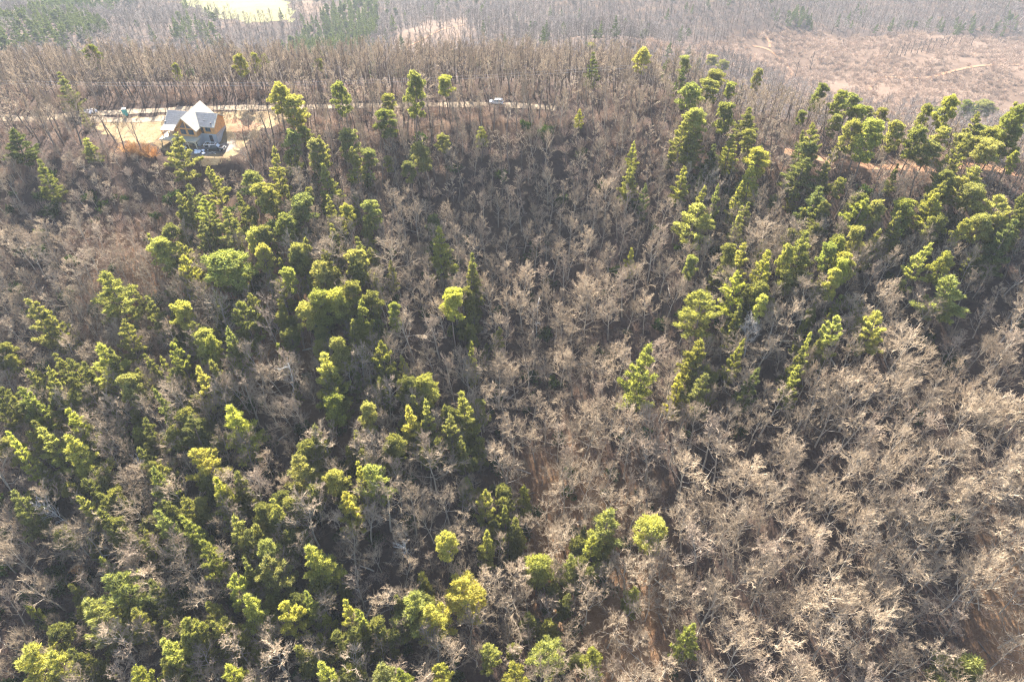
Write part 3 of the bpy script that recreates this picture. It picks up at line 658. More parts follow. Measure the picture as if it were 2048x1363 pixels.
# slender trees standing along the ridge, each trunk apart
ridge = []; dr = Disc(3.0); tries = 0
while tries < 16000:
    tries += 1
    x = rng.uniform(-215, 215); yb = float(np.interp(x, XB, YB)); y = yb - 6 + (46 if x < 40 else max(14, 46 - (x - 40) * .8)) * rng.random() ** 1.3
    if near(ROADPTS, x, y, 4.0): continue
    if not dr.ok(x, y, 2.7 * rng.uniform(.8, 1.4)) or not disc.ok(x, y, 1.5): continue
    g = gz(x, y); px, py, dep = proj(x, y, g + 8)
    if px < -40 or px > 2090: continue
    H = rng.uniform(10, 17.5) if x < 60 else rng.uniform(7.5, 12.5)
    dr.add(x, y); ridge.append((dep, x, y, g, H, rng.uniform(3.2, 5.0), px, py))
for b in slim_rest: ridge.append((b[0] - 40, b[1], b[2], b[3], b[4], b[5], b[7], b[8]))
ridge.sort()
rsing, rrest = ridge[:295], ridge[295:]
for dep, x, y, g, H, W, px, py in rsing:
    k = rng.randrange(len(P_SLIM)); e = empty('slender_tree', (x, y, g), rng.uniform(0, 6.28)); e.scale = (W / 4.6, W / 4.6, H / 15.0)
    e.rotation_euler[0] = rng.gauss(0, .045); e.rotation_euler[1] = rng.gauss(0, .045)
    c = cell(px, py); hh = 'tall' if H > 13 else ('short' if H < 11 else 'mid-height')
    where = 'behind the road' if y > np.interp(x, ROAD[:, 0], ROAD[:, 1]) else 'before the road'
    pend.append((e, '%s slender tree %s' % (hh, where), c, px, 'slender leafless trees along the ridge'))
    tm, km = P_SLIM[k]; link('trunk', tm, None, e); link('crown', km, None, e)
scatter('ridge_woods', [(b[1], b[2], b[3]) for b in rrest], rots(len(rrest)), [(b[5] / 4.6, b[5] / 4.6, b[4] / 15.0) for b in rrest], [rng.randrange(len(P_SLIM)) for b in rrest], P_SLIM,
        'belt of slender leafless trees massed behind the ridge line', 'woods')

by_look = {}
for it in pend: by_look.setdefault((it[1], it[2]), []).append(it)
for (look, c), its in by_look.items():
    its.sort(key=lambda q: q[3])
    for k, it in enumerate(its):
        where = '' if len(its) == 1 else ('leftmost such ' if k == 0 else ('rightmost such ' if k == len(its) - 1 else ORD[k] + ' from left '))
        tag(it[0], '%s, %son %s, %s' % (look, where, ROWS[c[0]][1], COLS[c[1]][1]), 'tree', it[4])

# ------------------------------------------------------------------ the far woods in the valley
openp = [CLEAR, CLEAR2, FIELD, CLEAR3]
n = 90000; yy = 225 + 900 * RNG.random(n) ** .62; xx = RNG.uniform(-1, 1, n) * (60 + .80 * yy)
e_ = yy - smooth_interp(xx, XB, YB); ok = e_ > 34
for p_ in openp: ok &= ~inside(p_, xx, yy) | ((RNG.random(n) < .12) & (p_ is CLEAR2))
xx, yy = xx[ok], yy[ok]; zz = ground(xx, yy)
px_, py_, dp_ = proj(xx, yy, zz + 12); ok = (px_ > -80) & (px_ < 2130) & (py_ > -60)
xx, yy, zz, px_, py_ = xx[ok], yy[ok], zz[ok], px_[ok], py_[ok]
order = RNG.permutation(len(xx)); keep = []; dd = Disc(6.0)
for i in order:
    r = 4.5 + 1.4 * RNG.random()
    if dd.ok(xx[i], yy[i], r): dd.add(xx[i], yy[i]); keep.append(i)
keep = np.array(keep); xx, yy, zz, px_, py_ = xx[keep], yy[keep], zz[keep], px_[keep], py_[keep]
# pine plantation and scattered evergreens of the valley
plant = inside([(560, 85), (600, 45), (640, 10), (745, -40), (760, 30), (735, 70), (690, 92), (620, 98)], px_, py_) | inside([(-90, 75), (0, 42), (90, 15), (190, 22), (215, 40), (120, 66), (40, 80)], px_, py_) | inside([(-90, 28), (200, -30), (300, -30), (200, 5), (60, 18), (-90, 50)], px_, py_)
plant |= inside([(330, 60), (345, 20), (400, 25), (440, 50), (420, 62)], px_, py_) & (RNG.random(len(px_)) < .6)
sprinkle = RNG.random(len(px_)) < .035
sprinkle |= inside([(1560, 75), (1580, 5), (1620, 5), (1640, 60), (1625, 78)], px_, py_) & (RNG.random(len(px_)) < .7)
sprinkle |= inside([(1700, 45), (2100, 20), (2100, 60), (1800, 68)], px_, py_) & (RNG.random(len(px_)) < .15)
ev = plant | sprinkle; n = len(xx)
f = ~ev; k = int(f.sum()); hs = RNG.uniform(.75, 1.1, k)
scatter('far_woods', np.stack([xx[f], yy[f], zz[f]], 1), np.stack([RNG.normal(0, .04, k), RNG.normal(0, .04, k), RNG.uniform(0, 6.28, k)], 1), np.stack([hs * RNG.uniform(.9, 1.15, k), hs * RNG.uniform(.9, 1.15, k), hs], 1),
        RNG.integers(0, len(P_FAR), k), P_FAR, 'hazy leafless woodland filling the valley beyond the ridge', 'woods')
f = ev; k = int(f.sum()); hs = RNG.uniform(.6, .95, k)
scatter('far_pinewood', np.stack([xx[f], yy[f], zz[f]], 1), np.stack([0 * hs, 0 * hs, RNG.uniform(0, 6.28, k)], 1), np.stack([hs * 1.1, hs * 1.1, hs], 1),
        RNG.integers(0, 4, k), P_SOFT[:3] + P_ROUND[:1], 'hazy green pine stands scattered through the far valley', 'pinewood', color=[(.10, .13, .07)])
P_LONE = [setm(bare_tree(650 + k, 15, 2.6, .5, 8, 3, 3, 2, .07, .35, .42, .22), M['darkbark'], M['darkbark']) for k in range(2)]
# trees left standing in the clearcut
LEFT = [(1632, 100, 17), (1600, 118, 15)] + [(1785, 85, 14), (1803, 84, 12), (1812, 82, 13), (1822, 78, 14), (1834, 76, 13), (1845, 80, 12), (1855, 74, 13), (1866, 72, 13), (1876, 74, 12), (1890, 70, 13), (1902, 68, 12), (1915, 66, 12), (1930, 62, 12), (1956, 62, 14)]
for i, (a, b, H) in enumerate(LEFT):
    x, y, z, dep = hit(a, b, H); e = empty('slender_tree', (x, y, z), rng.uniform(0, 6.28)); e.scale = (1.0, 1.0, H / 15.0)
    lb = ['dark lone leafless tree standing at the middle of the clearcut', 'thin leaning bare pole left of the lone tree in the clearcut'][i] if i < 2 else '%s tree from the left in the row left standing in the clearcut' % ORD[i - 2]
    e.rotation_euler[1] = .14 if i in (1, 2) else rng.gauss(0, .05)
    tag(e, lb, 'tree', None if i < 2 else 'row of trees left standing in the clearcut')
    tm, km = P_LONE[i % 2]; link('trunk', tm, None, e); link('crown', km, None, e)

# ------------------------------------------------------------------ brush
def bush(seed, n, h, spread, tw):
    r = random.Random(seed); K = MB()
    for i in range(n):
        az = r.uniform(0, 6.28); d = rdir(r, r.uniform(.6, 1.5), az); p = Vector((math.cos(az), math.sin(az), 0)) * r.uniform(0, spread * .35)
        sp_ = wander(r, p, d, h * r.uniform(.6, 1.1), 3, .25, .05); K.tube(sp_, [tw, tw * .8, tw * .6, tw * .4], 3)
        for q in range(4):
            p2, d2 = along(sp_, r.uniform(.3, 1)); K.tube([p2, p2 + side(r, d2, r.uniform(.4, 1)) * h * r.uniform(.2, .4)], [tw * .6, tw * .35], 3)
    m = K.mesh('brush', True); m.materials.append(M['brush']); return m
BUSH = [bush(700 + k, 26, 1.8, 1.6, .022) for k in range(4)]; FARBUSH = [bush(710 + k, 14, 1.8, 2.0, .06) for k in range(3)]
def leafy(seed):
    r = random.Random(seed); B = Blades(seed); pts = []
    for c in range(9):
        cx, cy, cz = r.gauss(0, .6), r.gauss(0, .6), r.uniform(.5, 1.5)
        for q in range(22): pts.append((cx + r.gauss(0, .35), cy + r.gauss(0, .35), max(.1, cz + r.gauss(0, .3))))
    B.tufts(pts, 5, .26, .08, None, .4); m = B.mesh('leaves'); m.materials.append(M['needles']); return m
LEAFY = [leafy(720 + k) for k in range(3)]
n = 12000; yy = 12 + 215 * RNG.random(n); xx = RNG.uniform(-1, 1, n) * (100 + yy * .52); zz = ground(xx, yy)
px_, py_, dp_ = proj(xx, yy, zz); yb_ = np.interp(xx, XB, YB)
ok = (px_ > -30) & (px_ < 2080) & (py_ < 1400) & (yy < yb_ + 4) & ~(inside(YARD, xx, yy) | ((xx > -106) & (xx < -78) & (yy > 177) & (yy < 202)))
rp = np.concatenate([ROADPTS[::2], TRAILPTS[::2]])
ok &= np.array([not near(rp, a, b, 3.2) for a, b in zip(xx, yy)])
dens = np.where((px_ < 420) & (py_ > 280) & (py_ < 1150), 1.0, .26); dens = np.where((px_ > 1150) & (py_ > 700), .1, dens); dens = np.where(py_ < 400, 1.0, dens)
ok &= RNG.random(n) < dens; xx, yy, zz = xx[ok], yy[ok], zz[ok]; k = len(xx); s_ = RNG.uniform(.6, 1.6, k)
scatter('undergrowth', np.stack([xx, yy, zz], 1), np.stack([0 * s_, 0 * s_, RNG.uniform(0, 6.28, k)], 1), np.stack([s_, s_, s_ * RNG.uniform(.8, 1.3, k)], 1), RNG.integers(0, 4, k), BUSH,
        'tangled leafless undergrowth between the trees', 'undergrowth')
n = 1500; yy = 15 + 190 * RNG.random(n); xx = RNG.uniform(-1, 1, n) * (100 + yy * .52); zz = ground(xx, yy); px_, py_, dp_ = proj(xx, yy, zz)
ok = (px_ > -30) & (px_ < 2080) & (py_ < 1400) & (yy < np.interp(xx, XF, YF) - 4)
dens = np.where(px_ < 700, .8, .35); dens = np.where((px_ > 1400) & (py_ > 720), .06, dens); ok &= RNG.random(n) < dens
ok &= ~((xx > -131) & (xx < -66) & (yy > 172)); xx, yy, zz = xx[ok], yy[ok], zz[ok]; k = len(xx); s_ = RNG.uniform(.6, 1.7, k)
scatter('evergreen_shrubbery', np.stack([xx, yy, zz], 1), np.stack([0 * s_, 0 * s_, RNG.uniform(0, 6.28, k)], 1), np.stack([s_, s_, s_ * RNG.uniform(.8, 1.4, k)], 1), RNG.integers(0, 3, k), LEAFY,
        'dark evergreen shrubs scattered under the bare trees', 'shrubs', color=[(.05, .08, .03), (.07, .09, .03), (.045, .07, .035)])
cl = np.array(CLEAR); n = 30000; xx = RNG.uniform(cl[:, 0].min(), cl[:, 0].max(), n); yy = RNG.uniform(cl[:, 1].min(), cl[:, 1].max(), n)
ok = inside(CLEAR, xx, yy); xx, yy = xx[ok], yy[ok]; px_, py_, _d = proj(xx, yy, ground(xx, yy)); ok = (px_ < 2100) & (px_ > 1200) & (np.sin(xx * .05 + 2 * np.sin(yy * .021)) + np.sin(yy * .063 + xx * .017) + np.sin(xx * .13 - yy * .09) + RNG.normal(0, .8, len(xx)) > -.75); xx, yy = xx[ok], yy[ok]; zz = ground(xx, yy); k = len(xx); s_ = RNG.uniform(.35, 1.0, k) ** 2 * 2.0 + .3
scatter('slash_brush', np.stack([xx, yy, zz], 1), np.stack([0 * s_, 0 * s_, RNG.uniform(0, 6.28, k)], 1), np.stack([s_, s_, s_ * .8], 1), RNG.integers(0, 3, k), FARBUSH,
        'low pinkish brown brush regrowing over the clearcut', 'brush')

n = 4200; yy = 8 + 185 * RNG.random(n); xx = RNG.uniform(-1, 1, n) * (100 + yy * .52); zz = ground(xx, yy); px_, py_, dp_ = proj(xx, yy, zz + 9)
d2 = np.array([np.sort((PV[:, 0] - a) ** 2 + ((PV[:, 1] + .5 * PV[:, 3] - b) * 1.0) ** 2)[2] for a, b in zip(px_, py_)]); ok = (px_ > -20) & (px_ < 2070) & (d2 < np.where((px_ < 800) & (py_ > 540), 100, 72) ** 2) & (py_ > 260) & ~((xx > -131) & (xx < -66) & (yy > 165))
ok &= RNG.random(n) < np.where(py_ < 420, .26, .56); xx, yy, zz = xx[ok], yy[ok], zz[ok]; k = len(xx); s_ = RNG.uniform(.45, 1.1, k)
scatter('understory_pinewood', np.stack([xx, yy, zz], 1), np.stack([RNG.normal(0, .04, k), RNG.normal(0, .04, k), RNG.uniform(0, 6.28, k)], 1), np.stack([s_, s_, s_], 1), RNG.integers(0, 5, k), P_SOFT[:3] + P_ROUND[:2],
        'lower green pines crowded beneath the taller trees', 'pinewood', color=[(.22, .225, .085)])
def logm(seed):
    r = random.Random(seed); K = MB(); K.tube(wander(r, Vector((-4, 0, .15)), Vector((1, 0, 0)), 8, 6, .06), [.2, .19, .17, .15, .12, .09, .05], 6, True)
    for q in range(6): K.tube(wander(r, Vector((r.uniform(-1, 3.5), 0, .2)), Vector((r.uniform(.2, 1), r.uniform(-1, 1), r.uniform(.1, .8))).normalized(), r.uniform(.8, 2), 3, .3), [.06, .05, .035, .02], 4)
    m = K.mesh('log', True); m.materials.append(M['bark'] if seed % 2 else M['darkbark']); return m
n = 360; yy = 10 + 140 * RNG.random(n); xx = RNG.uniform(-1, 1, n) * (100 + yy * .52); ok = yy < np.interp(xx, XF, YF) - 6; xx, yy = xx[ok], yy[ok]; zz = ground(xx, yy); k = len(xx); s_ = RNG.uniform(.5, 1.2, k)
scatter('forest_debris', np.stack([xx, yy, zz], 1), np.stack([0 * s_, 0 * s_, RNG.uniform(0, 6.28, k)], 1), np.stack([s_, s_, s_], 1), RNG.integers(0, 4, k), [logm(q) for q in range(4)],
        'fallen logs and broken limbs strewn under the trees', 'deadwood')
# ------------------------------------------------------------------ dead wood
def snag(name, px, py, H, label, lean, limbs, seed, r0=.16):
    x, y, z, dep = hit(px, py, H); r = random.Random(seed); e = empty(name, (x, y, z), r.uniform(0, 6.28)); e.rotation_euler[1] = lean
    tag(e, label, 'dead tree'); T = MB(); K = MB()
    tp = wander(r, Vector((0, 0, -.3)), Vector((0, 0, 1)), H, 7, .08, .05); T.tube(tp, [r0 * (1 - .7 * i / 7) for i in range(8)], 6, True)
    for i in range(limbs):
        p, d = along(tp, r.uniform(.45, 1)); lp = wander(r, p, side(r, d, r.uniform(.5, 1.1)), H * r.uniform(.14, .3), 4, .3, .1); K.tube(lp, [.07, .06, .05, .035, .02], 4)
        for q in range(5):
            p2, d2 = along(lp, r.uniform(.3, 1)); K.tube(wander(r, p2, side(r, d2, .7), H * r.uniform(.05, .11), 2, .3), [.035, .028, .015], 3)
    T.build('trunk', M['dead'], e, True); K.build('branches', M['dead'], e, True)
snag('dead_tree', 565, 733, 15, 'white dead snag with stubby limbs poking above the woods, left', .05, 7, 1, .2)
snag('dead_tree', 120, 1010, 12, 'bleached white dead tree with many limbs, far left lower slope', -.5, 26, 2)
snag('dead_tree', 355, 962, 13, 'pale leaning dead tree with long bare limbs, left lower slope', .75, 12, 3)
snag('dead_tree', 265, 935, 10, 'small bleached dead tree top between two pines, far left', .3, 12, 4, .1)
snag('dead_tree', 815, 1070, 9, 'small bleached dead tree under the pines left of centre', .2, 14, 5, .1)
snag('dead_tree', 1075, 610, 13, 'slim pale dead pole in the dark hollow at centre', -.05, 3, 6, .12)
snag('dead_tree', 872, 1290, 9, 'short grey dead pole near the bottom edge', .1, 3, 7, .1)

# ------------------------------------------------------------------ the log house
def log_mat(name, col):
    m, nt, b, out = nodes(name); tc = N(nt, 'ShaderNodeTexCoord'); wv = N(nt, 'ShaderNodeTexWave', bands_direction='Z'); wv.inputs['Scale'].default_value = 1.25; wv.inputs['Distortion'].default_value = .3
    nt.links.new(tc.outputs['Object'], wv.inputs['Vector']); n = noise(nt, 2.0, 5, vec=tc.outputs['Object'])
    r = ramp(nt, n.outputs['Fac'], [(.3, tuple(c * .75 for c in col)), (.7, tuple(c * 1.2 for c in col))]); nt.links.new(r.outputs['Color'], b.inputs['Base Color'])
    bp = N(nt, 'ShaderNodeBump'); bp.inputs['Distance'].default_value = .12; bp.inputs['Strength'].default_value = .8; nt.links.new(wv.outputs['Fac'], bp.inputs['Height']); nt.links.new(bp.outputs['Normal'], b.inputs['Normal'])
    b.inputs['Roughness'].default_value = .7; return m
M['log'] = log_mat('stained_logs', (.75, .39, .145)); M['trim'] = surf('trim_wood', (.62, .36, .16), .6, .15, 2)
M['ply'] = surf('plywood', (.50, .45, .36), .75, .12, 1.2); M['felt'] = surf('roofing_felt', (.25, .24, .24), .8, .18, 1.5); M['felt2'] = surf('pale_felt', (.36, .33, .31), .8, .12, 1.5)
M['block'] = surf('concrete_block', (.42, .43, .45), .9, .12, 2.0, bump=.2); M['deck'] = surf('deck_boards', (.50, .45, .33), .8, .15, 2); M['post'] = surf('pale_post', (.62, .55, .38), .7, .1)
M['frame'] = surf('window_frame', (.10, .085, .075), .5, .1)
def glass_mat():
    m, nt, b, out = nodes('window_glass'); b.inputs['Base Color'].default_value = (.05, .09, .12, 1); b.inputs['Roughness'].default_value = .08; b.inputs['Specular IOR Level'].default_value = .8
    n = noise(nt, .8, 2); r = ramp(nt, n.outputs['Fac'], [(.3, (.03, .06, .085)), (.7, (.09, .14, .17))]); nt.links.new(r.outputs['Color'], b.inputs['Base Color']); return m
M['glass'] = glass_mat()
HX, HY, HZ = -95.6, 187.2, .25
house = empty('log_house', (HX, HY, HZ), R(-9)); tag(house, 'orange log house with pale cross gable roof under construction', 'house')
MB().box(-7.35, 7.35, 2.42, 8.55, -3.6, -.01).box(-2.78, 2.78, .02, 10.1, -3.6, -.015).build('foundation', M['block'], house)
w = MB(); w.prism([(-7.4, 2.4, 0), (-7.4, 8.6, 0), (-7.4, 8.6, 2.75), (-7.4, 5.5, 4.85), (-7.4, 2.4, 2.75)], (14.8, 0, 0))
w.prism([(-2.8, 0, .004), (2.8, 0, .004), (2.8, 0, 2.75), (0, 0, 5.85), (-2.8, 0, 2.75)], (0, 10.15, 0)); w.build('log_wall', M['log'], house)
def slab(name, a, b, c, d, th, mat, par):
    """a flat panel given by four corners, with thickness downwards"""
    return MB().prism([a, b, c, d], (0, 0, -th)).build(name, mat, par)
for s in (-1, 1):
    slab('roof_panel', (0, -.95, 6.12), (s * 3.55, -.95, 2.24), (s * 3.55, 10.9, 2.24), (0, 10.9, 6.12), .2, M['ply'], house)
    for k in range(4):
        f0, f1 = k / 4, (k + 1) / 4
        slab('sheathing', (s * 3.53 * f0, -.93 + .1 * (k % 2), 6.135 - 3.88 * f0), (s * 3.53 * (f1 - .012), -.93 + .1 * (k % 2), 6.135 - 3.88 * (f1 - .012)), (s * 3.53 * (f1 - .012), 10.8 - .15 * k, 6.135 - 3.88 * (f1 - .012)), (s * 3.53 * f0, 10.8 - .15 * k, 6.135 - 3.88 * f0), .01, M['ply'], house)
    MB().prism([(0, -.99, 5.93), (s * 3.5, -.99, 2.1), (s * 3.5, -.99, 1.84), (0, -.99, 5.62)], (0, .12, 0)).build('fascia', M['trim'], house)
rr = random.Random(5)
for s in (-1, 1):          # main roof, front and rear
    y0, y1 = (1.75, 5.5) if s < 0 else (9.25, 5.5)
    slab('roof_panel', (-7.95, y1, 5.08), (7.95, y1, 5.08), (7.95, y0, 2.52), (-7.95, y0, 2.52), .18, M['ply'], house)
    for k in range(7):
        f0, f1 = k / 7, (k + 1) / 7 - .012
        for xa, xb in ((-7.85 + rr.uniform(0, .2), -.6), (.6, 7.3 + rr.uniform(-.35, .45))):
            za, zb = 5.08 - 2.56 * f0 + .02, 5.08 - 2.56 * f1 + .035; ya, yb_ = y1 + (y0 - y1) * f0, y1 + (y0 - y1) * f1
            slab('felt_course', (xa, ya, za), (xb, ya, za), (xb, yb_, zb), (xa, yb_, zb), .012, M['felt'], house)
slab('porch_roof', (-7.95, 1.78, 2.46), (-3.3, 1.78, 2.46), (-3.3, -1.0, 1.95), (-7.95, -1.0, 1.95), .16, M['trim'], house)
for k in range(6):
    f0, f1 = k / 6, (k + 1) / 6 - .015; slab('felt_course', (-7.93, 1.78 - 2.76 * f0, 2.48 - .51 * f0), (-3.32, 1.78 - 2.76 * f0, 2.48 - .51 * f0), (-3.32, 1.78 - 2.76 * f1, 2.495 - .51 * f1), (-7.93, 1.78 - 2.76 * f1, 2.495 - .51 * f1), .012, M['felt2'], house)
dk = empty('deck', (0, 0, 0)); dk.parent = house
for k in range(9): MB().box(-7.9, 3.4, -2.7 + k * .3, -2.42 + k * .3, -.12, -.05 + .004 * (k % 2)).build('deck_board', M['deck'], dk)
MB().box(-7.9, -2.85, .02, 2.38, -.12, -.05).box(-7.9, 3.4, -2.75, -2.71, -.42, -.03).box(3.41, 3.46, -2.75, 0, -.42, -.03).build('deck_frame', M['deck'], dk)
for x in (-7.6, -4.6, -1.9, .7, 3.2):
    p = MB().box(x - .09, x + .09, -2.55, -2.37, -3.4, -.43).build('post', M['post'], dk)
    for s in (-1, 1): MB().prism([(x + s * .09, -2.52, -1.3), (x + s * .8, -2.52, -.45), (x + s * .65, -2.52, -.45), (x + s * .09, -2.52, -1.12)], (0, .12, 0)).build('brace', M['post'], p)
for x, y, zt in ((-7.6, -.75, 1.8), (-5.6, -.75, 1.8)): MB().box(x - .1, x + .1, y - .1, y + .1, -.05, zt).build('porch_post', M['trim'], house)
def window(par, pts, y, mull=True):
    """a framed window on the front: outline in x, z at depth y"""
    cx = sum(p[0] for p in pts) / len(pts); cz = sum(p[1] for p in pts) / len(pts)
    f = MB().prism([(cx + (p[0] - cx) * 1.16, y - .05, cz + (p[1] - cz) * 1.16) for p in pts], (0, .08, 0)).build('window', M['frame'], par)
    xs_ = [p[0] for p in pts]
    if mull and len(pts) == 4:
        for a, b in ((0, .47), (.53, 1)):
            for c, d in ((0, .47), (.53, 1)):
                x0, x1, z0, z1 = pts[0][0], pts[1][0], pts[0][1], pts[2][1]; xa, xb, za, zb = x0 + (x1 - x0) * a, x0 + (x1 - x0) * b, z0 + (z1 - z0) * c, z0 + (z1 - z0) * d
                MB().prism([(xa, y - .075, za), (xb, y - .075, za), (xb, y - .075, zb), (xa, y - .075, zb)], (0, .04, 0)).build('pane', M['glass'], f)
    else: MB().prism([(p[0], y - .075, p[1]) for p in pts], (0, .04, 0)).build('pane', M['glass'], f)
    bx = [(min(xs_) - .3, max(xs_) + .3)]
    if len(pts) == 4 and mull: MB().box(min(xs_) - .32, max(xs_) + .32, y - .11, y - .01, pts[0][1] - .3, pts[0][1] - .16).build('sill', M['trim'], f)
for s in (-1, 1):
    window(house, [(s * 1.2 - .72, .75), (s * 1.2 + .72, .75), (s * 1.2 + .72, 2.05), (s * 1.2 - .72, 2.05)], 0)
    window(house, [(s * .28, 2.75), (s * 1.85, 2.75), (s * .28, 4.55)] if s > 0 else [(-1.85, 2.75), (-.28, 2.75), (-.28, 4.55)], 0)
window(house, [(4.6, .85), (6.0, .85), (6.0, 2.1), (4.6, 2.1)], 2.4)
MB().box(-2.82, 2.82, -.06, .0, 2.42, 2.62).box(-.16, .16, -.07, .0, .01, 5.5).build('timber_band', M['trim'], house)
for x in (-2.7, 2.7): MB().box(x - .14, x + .14, -.07, .03, .01, 2.6).build('corner_board', M['trim'], house)
dr = MB().box(5.0, 6.0, 2.33, 2.45, -2.55, -.45).build('basement_door', M['frame'], house); MB().box(5.2, 5.8, 2.30, 2.34, -1.6, -.7).build('pane', M['glass'], dr)
dr = MB().box(3.0, 3.8, 2.32, 2.44, .1, 2.05).build('side_door', M['frame'], house); MB().box(3.15, 3.65, 2.29, 2.33, 1.0, 1.85).build('pane', M['glass'], dr)
for xa, xb in ((-2.2, -.7), (.2, 2.0)):
    MB().box(xa, xb, -.03, .05, -2.75, -.75).build('basement_opening', M['frame'], house)
MB().tube([(4.4, 3.2, 3.3), (4.4, 3.2, 3.95)], [.07, .07], 8, True).build('vent_pipe', M['frame'], house)
MB().tube([(6.6, 2.6, 3.0), (6.6, 2.6, 3.55)], [.12, .12], 8, True).build('vent_pipe', M['frame'], house)
MB().box(-7.9, -7.55, 2.2, 2.6, 2.86, 3.1).build('felt_roll', M['frame'], house)
MB().prism([(7.41, 2.5, -.05), (7.41, 8.5, -.05), (7.41, 8.5, -.75), (7.41, 2.5, -.75)], (.06, 0, 0)).build('ledger', surf('stone_facing', (.40, .36, .34), .9, .3, 4), house)

def wheel(par, x, y, r, w_, z=None):
    n = 20; z = r if z is None else z
    t = MB().tube([(x, y - w_ / 2, z), (x, y - w_ / 2 + .04, z), (x, y + w_ / 2 - .04, z), (x, y + w_ / 2, z)], [r * .9, r, r, r * .9], n, True).build('wheel', M['tyre'], par)
    s = -1 if y < 0 else 1
    MB().tube([(x, y + s * (w_ / 2 + .005), z), (x, y + s * (w_ / 2 + .02), z)], [r * .58, r * .5], 12, True).build('rim', M['steel'], t)
M['tyre'] = surf('tyre_rubber', (.025, .025, .027), .9, .2); M['steel'] = surf('steel', (.55, .56, .58), .35, .1, metal=.8); M['lamp'] = surf('lamp_lens', (.75, .75, .72), .15, .05); M['red'] = surf('tail_lens', (.45, .03, .03), .25, .1)
def paint(name, col, rough=.28):
    m = surf(name, col, rough, .06, 1.0, spec=.6); m.node_tree.nodes['Principled BSDF'].inputs['Coat Weight'].default_value = .6; return m
def body_loft(prof, hw, taper):
    """side outline (x, z) swept across the width with the upper edge drawn in"""
    b = MB(); secs = []
    zmax = max(p[1] for p in prof); zmin = min(p[1] for p in prof)
    for u in (-1, -.93, -.6, .6, .93, 1):
        k = abs(u) > .95
        secs.append([(x * (.985 if k else 1), hw * u * (1 - taper * ((z - zmin) / (zmax - zmin)) ** 2), z - (.03 if k and z > zmin + .1 else 0)) for x, z in prof])
    n = len(prof); pts = [p for s in secs for p in s]; faces = [tuple(range(n - 1, -1, -1)), tuple(range(5 * n, 6 * n))]
    for i in range(5): faces += [(i * n + j, i * n + (j + 1) % n, (i + 1) * n + (j + 1) % n, (i + 1) * n + j) for j in range(n)]
    b.poly(pts, faces); return b
# dark pickup with a pale ladder rack over its bed
tx, ty = -87.6, 184.3
truck = empty('pickup_truck', (tx, ty, gz(tx, ty) + .17), R(-4)); tag(truck, 'dark pickup truck with pale ladder rack parked before the house basement', 'truck')
body_loft([(-2.9, .5), (2.75, .45), (2.9, .62), (2.88, .98), (2.7, 1.08), (1.45, 1.16), (1.3, 1.14), (-.95, 1.14), (-1.0, 1.16), (-2.9, 1.16)], .98, .06).build('body', paint('dark_paint', (.022, .032, .04)), truck, True)
cab = body_loft([(-.95, 1.13), (1.5, 1.13), (.75, 1.82), (.55, 1.86), (-.75, 1.86), (-.9, 1.80)], .90, .16).build('cab', paint('dark_paint_cab', (.03, .04, .048)), truck, True)
MB().prism([(1.46, -.74, 1.21), (1.46, .74, 1.21), (.83, .66, 1.80), (.83, -.66, 1.80)], (.03, 0, .03)).build('windscreen', paint('pale_glass', (.30, .36, .40), .05), cab)
for s in (-1, 1):
    for xa, xb in ((-.75, .05), (.14, .98)): MB().prism([(xa, s * .905, 1.2), (xb, s * .905, 1.2), (min(xb, .75) - .05, s * .80, 1.7), (xa, s * .80, 1.7)], (0, s * .02, 0)).build('side_window', M['glass'], cab)
    MB().box(2.86, 2.93, s * .72 - .16, s * .72 + .16, .74, .92).build('headlight', M['lamp'], truck); MB().box(-2.94, -2.89, s * .84 - .08, s * .84 + .08, .75, 1.1).build('tail_light', M['red'], truck)
    MB().box(1.15, 1.3, s * 1.0 - .02, s * 1.0 + .2 * s, 1.2, 1.36).build('mirror', M['tyre'], truck)
    for x in (-1.85, 1.85): wheel(truck, x, s * .84, .4, .27, .4)
MB().box(-2.8, -1.05, -.82, .82, 1.165, 1.19).build('bed_liner', M['tyre'], truck)
rk = MB()
for x in (-2.7, -1.3):
    for s in (-1, 1): rk.tube([(x, s * .86, 1.16), (x, s * .82, 1.98)], [.045, .045], 6, True)
    rk.tube([(x, -.86, 1.98), (x, .86, 1.98)], [.045, .045], 6, True)
for s in (-1, 1): rk.tube([(-2.85, s * .8, 2.03), (.5, s * .8, 2.03)], [.045, .045], 6, True)
rk.tube([(.4, -.8, 2.03), (.4, .8, 2.03)], [.045, .045], 6, True); rk.build('ladder_rack', surf('white_metal', (.75, .76, .78), .4, .05), truck)
MB().box(-1.4, -1.02, -.86, .86, 1.17, 1.52).build('tool_box', M['steel'], truck, bevel=.03)
MB().box(2.9, 2.99, -.9, .9, .45, .62).build('bumper', M['steel'], truck, bevel=.02)
MB().box(-3.0, -2.9, -.9, .9, .45, .6).build('bumper', M['steel'], truck, bevel=.02)
